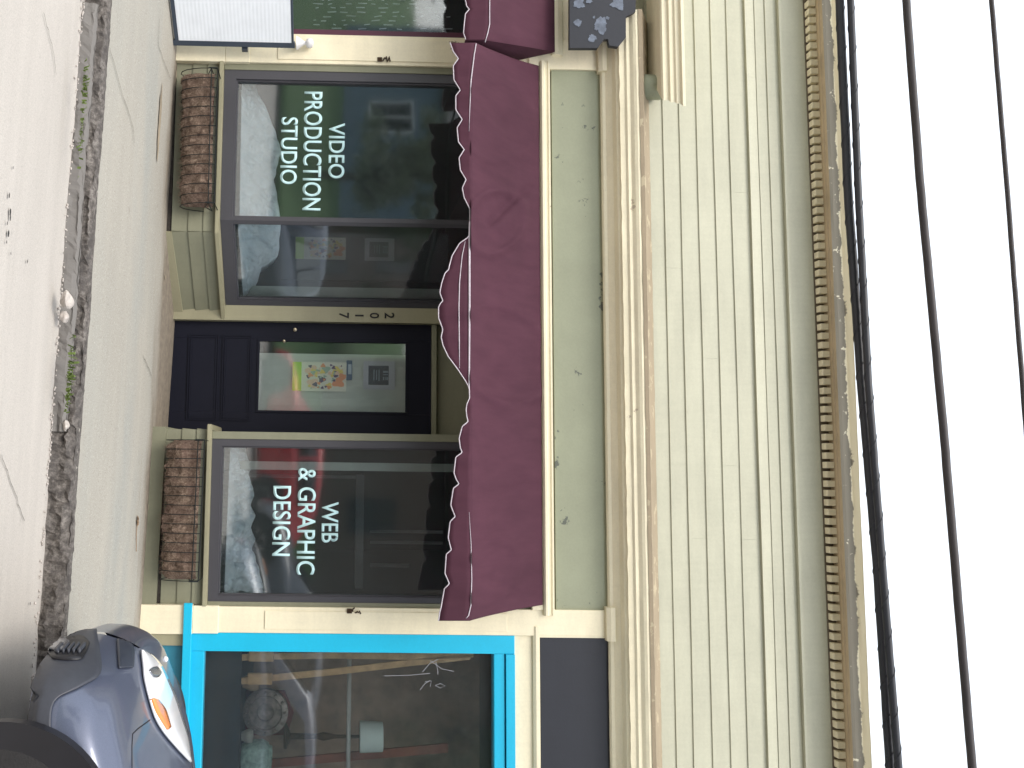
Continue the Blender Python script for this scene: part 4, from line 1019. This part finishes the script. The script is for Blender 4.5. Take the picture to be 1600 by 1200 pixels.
def stprof(s):
    x, w, zb, zm, zs_, zc = s
    return [(w*.90, zb), (w*.965, zb+.06), (w*.99, lerp(zb, zm, .6)), (w, zm), (w*.992, lerp(zm, zs_, .45)), (w*.965, lerp(zm, zs_, .8)), (w*.90, zs_), (w*.78, lerp(zs_, zc, .55)), (w*.5, lerp(zs_, zc, .9)), (w*.22, zc), (0, zc)]
PR = [stprof(s) for s in ST]
def bodypt(a, b):
    """a: station parameter, b: 0..10 around the half profile"""
    n = len(ST)-1; i = min(n-1, max(0, int(a))); t = a-i
    def row(k):
        k = max(0, min(n, k)); p = PR[k]; j = min(9, int(b)); f = b-j; g = lambda q: Vector((ST[k][0], *p[max(0, min(10, q))]))
        return cr(g(j-1), g(j), g(j+1), g(j+2), f)
    v = cr(row(i-1), row(i), row(i+1), row(i+2), t)
    v.y = max(0, v.y)
    k = max(0, 1-v.x/.55)          # fascia rolls back above and below the bumper
    v.x += k*(.55*max(0, v.z-.50)**1.35*1.15 + .35*max(0, .42-v.z))
    return v
WX = at(55, 1303, -3.5).x - at(120, 984, -2.76).x
print('WX', WX)
def make_car(loc, rot, paint, label, detail=True, group=None, name='parked_car'):
    root = empty(name, (0, 0, 0), label, 'car', group)
    bm = bmesh.new(); na, nb_ = 96, 40
    for sgn in (-1, 1):
        P = [[(lambda v: Vector((v.x, sgn*v.y, v.z)))(bodypt((len(ST)-1)*i/na, 10*j/nb_)) for j in range(nb_+1)] for i in range(na+1)]
        gridmesh(bm, P)
    bmesh.ops.remove_doubles(bm, verts=bm.verts, dist=.0008)
    bmesh.ops.recalc_face_normals(bm, faces=bm.faces)
    bvh = BVHTree.FromBMesh(bm)
    body = link('body', bm, paint, root, smooth=True)
    # cabin
    sec = [(.97, .64, .90, .62, .93), (1.6, .67, .97, .52, 1.40), (2.05, .68, .98, .53, 1.47), (2.85, .68, .99, .53, 1.46), (3.4, .67, 1.0, .51, 1.38), (3.92, .60, 1.0, .55, 1.04)]
    bm = bmesh.new(); bm2 = bmesh.new()
    P = []
    for x, wb, zb, wt, zt_ in sec: P.append([(x, -wb, zb-.05), (x, -lerp(wb, wt, .95), lerp(zb, zt_, .92)), (x, -wt*.8, zt_), (x, 0, zt_+.02), (x, wt*.8, zt_), (x, lerp(wb, wt, .95), lerp(zb, zt_, .92)), (x, wb, zb-.05)])
    gridmesh(bm, P)
    link('cabin', bm, paint, root, smooth=True)
    def pane(pts, off): prism(bm2, [Vector(p)+Vector(off) for p in pts], Vector(off)*.5)
    pane([(1.02, -.55, .97), (1.57, -.42, 1.385), (1.57, .42, 1.385), (1.02, .55, .97)], (-.012, 0, .018)); link('windscreen', bm2, M['car_glass'], root)
    for sgn in (-1, 1):
        for q in ([(1.40, 1.03), (1.80, 1.36), (2.27, 1.39), (2.27, 1.03)], [(2.35, 1.03), (2.35, 1.39), (3.05, 1.37), (3.25, 1.05)]):
            bm2 = bmesh.new(); pts = []
            for x, z_ in q: f = (z_-.95)/.5; pts.append((x, sgn*(lerp(.675, .55, f)), z_))
            prism(bm2, [Vector(p)+Vector((0, sgn*.03, 0)) for p in pts], (0, sgn*.006, 0)); link('side_window', bm2, M['car_glass'], root)
    # wheels
    for wx in (WX, WX+2.45):
        for sgn in (-1, 1):
            R_ = .345; o = Vector((wx, sgn*.70, R_)); bm = bmesh.new()
            lathe(bm, [(.195, -.095*sgn), (.275, -.10*sgn), (R_-.015, -.085*sgn), (R_, -.06*sgn), (R_, .06*sgn), (R_-.015, .085*sgn), (.275, .10*sgn), (.205, .093*sgn)], o, 'Y', 48)
            ty = link('tyre', bm, M['tyre'], root, auto=40)
            bm = bmesh.new(); lathe(bm, [(.001, .075*sgn), (.05, .080*sgn), (.06, .06*sgn), (.165, .055*sgn), (.185, .09*sgn), (.204, .095*sgn), (.204, .06*sgn)], o, 'Y', 40)
            for k in range(7):
                an = k*2*pi/7; d_ = Vector((cos(an), 0, sin(an))); s_ = Vector((-d_.z, 0, d_.x))*.022
                prism(bm, [o+d_*.05-s_+Vector((0, .070*sgn, 0)), o+d_*.05+s_+Vector((0, .070*sgn, 0)), o+d_*.19+s_*.8+Vector((0, .088*sgn, 0)), o+d_*.19-s_*.8+Vector((0, .088*sgn, 0))], (0, .012*sgn, 0))
            link('rim', bm, M['rim'], ty, auto=40)
            bm = bmesh.new(); n = 40; rr = .43
            ring_o = [(wx+cos(t)*rr, .784*sgn, max(.31, R_+.02+sin(t)*rr)) for t in [-.35+(pi+.7)*k/n for k in range(n+1)]]
            prism(bm, ring_o, (0, -.05*sgn, 0)); link('wheel_arch', bm, M['grille'], root)
    return root, body, bvh
def place(root, loc, rot):
    root.matrix_basis = Matrix.Translation(loc) @ Matrix.Rotation(rot, 4, 'Z') @ Matrix.Rotation(.027, 4, 'Y')
    return root.matrix_basis
NOSE = at(120, 984, -2.76)
BLUE = mk_paint('slate_blue_car_paint', (.098, .115, .170, 1))
car, body, bvh = make_car(None, 0, BLUE, 'slate blue car with clear headlight parked at the kerb by the turquoise window')
CM = Matrix.Translation((NOSE.x, -2.76, zroad(NOSE.x, -3))) @ Matrix.Rotation(radians(0), 4, 'Z') @ Matrix.Rotation(.027, 4, 'Y')
CI = CM.inverted(); oc = CI @ CAM
def hit(px, py):
    d = (CI.to_3x3() @ ray(px, py)).normalized(); h_ = bvh.ray_cast(oc, d)
    if h_[0] is not None: return (h_[0], h_[1], d)
    best = min((bvh.find_nearest(oc+d*(2.4+.1*k)) for k in range(26)), key=lambda r: r[3])     # just off the outline: nearest point of the skin
    return (best[0], best[1], d)
def patch(name, lo, hi, off, mat, par, n=24, mrows=6, dome=0.0, smooth=True):
    """a lens or trim piece between two outline curves, laid on the body"""
    P = []
    def along(c, t):
        k = t*(len(c)-1); i = min(len(c)-2, int(k)); f = k-i; g = lambda q: Vector(c[max(0, min(len(c)-1, q))]); return cr(g(i-1), g(i), g(i+1), g(i+2), f)
    last = None
    for j in range(mrows+1):
        s = j/mrows; row = []
        for i in range(n+1):
            a_ = along(lo, i/n); b_ = along(hi, i/n); q = a_.lerp(b_, s); loc, nr, d = hit(q.x, q.y)
            if loc is None: loc, nr = last
            if nr.dot(d) > 0: nr = -nr
            last = (loc, nr); e = dome*sin(pi*s)
            row.append(loc + nr*(off+e))
        P.append(row)
    bm = bmesh.new(); gridmesh(bm, P); o = link(name, bm, mat, par, smooth=smooth); md = o.modifiers.new('t', 'SOLIDIFY'); md.thickness = off*.9; md.offset = 0; return o
def line(name, pix, w, mat, par):
    bm = bmesh.new(); pts = []
    for (a_, b_) in zip(pix, pix[1:]):
        for i in range(8):
            loc, nr, d = hit(lerp(a_[0], b_[0], i/8), lerp(a_[1], b_[1], i/8))
            if loc is not None: pts.append(loc)
    if len(pts) > 2: tube(bm, pts, w, 5)
    return link(name, bm, mat, par)
if True:
    hl_ = patch('headlight', [(217, 1018), (220, 1040), (222, 1060), (229, 1090), (239, 1122), (252, 1145), (270, 1167), (292, 1191)], [(218, 1019), (232, 1025), (247, 1040), (260, 1065), (272, 1092), (282, 1125), (291, 1157), (294, 1190)], .012, M['lens'], car, 30, 8, .006)
    patch('reflector', [(226, 1050), (231, 1046), (238, 1045), (244, 1052)], [(226, 1052), (232, 1060), (239, 1061), (244, 1055)], .019, M['reflector'], hl_, 10, 4)
    patch('indicator', [(230, 1094), (238, 1116), (254, 1142)], [(238, 1096), (250, 1112), (258, 1138)], .021, M['amber'], hl_, 12, 4)
    line('panel_gap', [(206, 1205), (206, 1165), (207, 1147), (215, 1139), (237, 1123)], .0028, M['seam'], car)
    line('bonnet_gap', [(232, 1021), (250, 1036), (265, 1069), (280, 1105), (294, 1145), (299, 1187), (301, 1205)], .004, M['seam'], car)
    patch('bumper_cladding', [(60, 990), (58, 1000), (54, 1030), (50, 1070), (45, 1110), (39, 1158)], [(150, 986), (155, 1020), (155, 1055), (125, 1075), (85, 1098), (80, 1150)], .008, M['cladding'], car, 30, 12)
    fg = patch('fog_lamp', [(76, 1024), (82, 1010), (96, 1004), (112, 1001), (130, 1000), (139, 1010)], [(76, 1024), (84, 1033), (98, 1036), (114, 1036), (128, 1033), (139, 1012)], .014, M['grille'], car, 18, 6)
    patch('lamp_glass', [(79, 1021), (88, 1008), (102, 1004), (108, 1012)], [(79, 1022), (90, 1024), (102, 1024), (108, 1014)], .022, M['reflector'], fg, 12, 5)
    for k in range(5):
        xx = 98+8*k; patch('grille_bar', [(xx-10, 1026), (xx, 1014)], [(xx-7, 1028), (xx+3, 1016)], .024, M['cladding'], fg, 4, 1)
    patch('grille', [(182, 1001), (183, 1025), (184, 1046)], [(205, 1003), (208, 1022), (206, 1044)], .008, simple('slate_grille', (.035, .042, .062, 1), .35), car, 12, 6)
    p_, n_, d_ = hit(258, 1030)
    if p_ is not None:
        bm = bmesh.new(); bmesh.ops.create_uvsphere(bm, u_segments=12, v_segments=8, radius=.016, matrix=Matrix.Translation(p_)); link('washer_jet', bm, M['lens'], car, smooth=True)
car.matrix_basis = CM
GREY = mk_paint('blue_grey_car_paint', (.14, .15, .18, 1)); REDP = mk_paint('red_car_paint', (.50, .014, .025, 1))
c2, _, _ = make_car(None, 0, GREY, 'blue grey car on the near side of the street, mirrored in the glass', False)
c2.matrix_basis = Matrix.Translation((.50, -6.98, zroad(2, -7))) @ Matrix.Rotation(.027, 4, 'Y')
c3, _, _ = make_car(None, 0, REDP, 'red car across the street, seen only mirrored in the shop glass', False)
c3.matrix_basis = Matrix.Translation((-2.5, -10.2, zroad(0, -10)-.06)) @ Matrix.Rotation(.027, 4, 'Y')

# ------------------------------------------------------------------ the far side of the street, mirrored in the glass
bm = bmesh.new(); ys = [-11.45, -11.4, -12.5, -14, -18, -24, -34, -60]
hz = lambda x, y: zf(max(-30, min(30, x)))-.2+(.10 if y <= -11.4 else -.1)+max(0, -y-11.6)*.14
gridmesh(bm, [[(x, y, hz(x, y)) for x in [-90, -50, -30, -20, -12, -8, -4, 0, 4, 8, 12, 20, 30, 50, 90]] for y in ys]); tag(link('lawn_bank', bm, M['lawn'], smooth=True), kind='structure')
def house(x0, x1, y, z0, z1, mat, label, nwin, rows):
    E_ = empty('house', ((x0+x1)/2, y, z0), label, 'house'); bm = bmesh.new(); box(bm, x0, x1, y-6, y, z0-1, z1); link('wall', bm, mat, E_)
    bm = bmesh.new(); prism(bm, [(x0-.3, y+.3, z1+.001), (x1+.3, y+.3, z1+.001), (x1+.3, y-3, z1+1.9), (x0-.3, y-3, z1+1.9)], (0, 0, .15)); prism(bm, [(x0-.3, y-6.3, z1+.001), (x1+.3, y-6.3, z1+.001), (x1+.3, y-3.01, z1+1.9), (x0-.3, y-3.01, z1+1.9)], (0, 0, .15)); link('roof', bm, M['house_roof'], E_)
    for r in range(rows):
        for k in range(nwin):
            xc = lerp(x0, x1, (k+.5)/nwin); zc = z0+1.0+r*2.7; bm = bmesh.new(); box(bm, xc-.5, xc+.5, y+.001, y+.03, zc, zc+1.4); fm = M['white_panel'] if mat is M['house_blue'] else M['interior_brown']; w_ = link('window', bm, M['window_dark'], E_)
            bm = bmesh.new()
            for a_ in (-.56, .5): box(bm, xc+a_, xc+a_+.06, y+.001, y+.05, zc-.06, zc+1.46)
            box(bm, xc-.499, xc+.499, y+.001, y+.05, zc-.06, zc-.001); box(bm, xc-.499, xc+.499, y+.001, y+.05, zc+1.401, zc+1.46); box(bm, xc-.03, xc+.03, y+.031, y+.05, zc, zc+1.4); link('frame', bm, fm, w_)
house(-15, -6.5, -21, hz(-10, -21), hz(-10, -21)+3.4, M['house_blue'], 'blue grey house with white window frames on the lawn across the street', 4, 1)
house(-3.5, 13, -19, hz(2, -19), hz(2, -19)+5.4, M['house_brown'], 'dark brown two storey house across the street facing the design shop', 5, 2)
house(22, 44, -13.2, hz(25, -13), hz(25, -13)+7.5, M['house_brown'], 'dark brown house farthest down the hill across the street', 4, 2)
def tree(x, y, h, r, mat, label, n=2600):
    T = empty('tree', (x, y, hz(x, y)), label, 'tree', 'trees across the street'); z0 = hz(x, y); bm = bmesh.new()
    tube(bm, [(x, y, z0-.2), (x+.05, y, z0+h*.3), (x-.05, y, z0+h*.6), (x, y, z0+h*.85)], [.16, .12, .08, .03], 8)
    for k in range(6):
        an = k*1.05; zz_ = z0+h*(.3+.07*k); tube(bm, [(x, y, zz_), (x+cos(an)*r*.4, y+sin(an)*r*.4, zz_+.4), (x+cos(an)*r*.75, y+sin(an)*r*.75, zz_+.6)], [.06, .04, .015], 6)
    link('trunk', bm, M['bark'], T, smooth=True); bm = bmesh.new(); rn = random.Random(int(x*10))
    cl = [(rn.gauss(0, .42)*r, rn.gauss(0, .42)*r, h*rn.uniform(.38, .95)) for _ in range(26)]
    for i in range(n):
        c = rn.choice(cl); p = Vector((x+c[0]+rn.gauss(0, .22)*r*.8, y+c[1]+rn.gauss(0, .22)*r*.8, z0+c[2]+rn.gauss(0, .18)*r*.8))
        a_ = Vector((rn.gauss(0, 1), rn.gauss(0, 1), rn.gauss(0, 1))).normalized(); b_ = a_.orthogonal().normalized(); s = rn.uniform(.07, .16)
        bm.faces.new([bm.verts.new(q) for q in (p-a_*s, p+b_*s*.5, p+a_*s, p-b_*s*.5)])
    link('crown', bm, mat, T)
tree(-8.2, -16.5, 3.6, 1.3, M['leaf_pale'], 'pale blossoming tree in front of the blue grey house across the street')
tree(-14.5, -14.5, 7.5, 2.8, M['leaf_dark'], 'dark tree left of the blue grey house across the street', 5000)
tree(-5, -24, 7.5, 3.0, M['leaf_dark'], 'dark tree between the two nearest houses across the street', 4000)
tree(9.2, -17, 7.5, 2.6, M['leaf_dark'], 'dark tree between the two brown houses across the street', 7000)
tree(19, -12.6, 7.5, 2.8, M['leaf_dark'], 'dark leafy tree by the pavement down the street', 4000)
tree(17, -16, 8.5, 3.4, M['leaf_dark'], 'tallest dark tree behind the leafy one down the street', 4500)
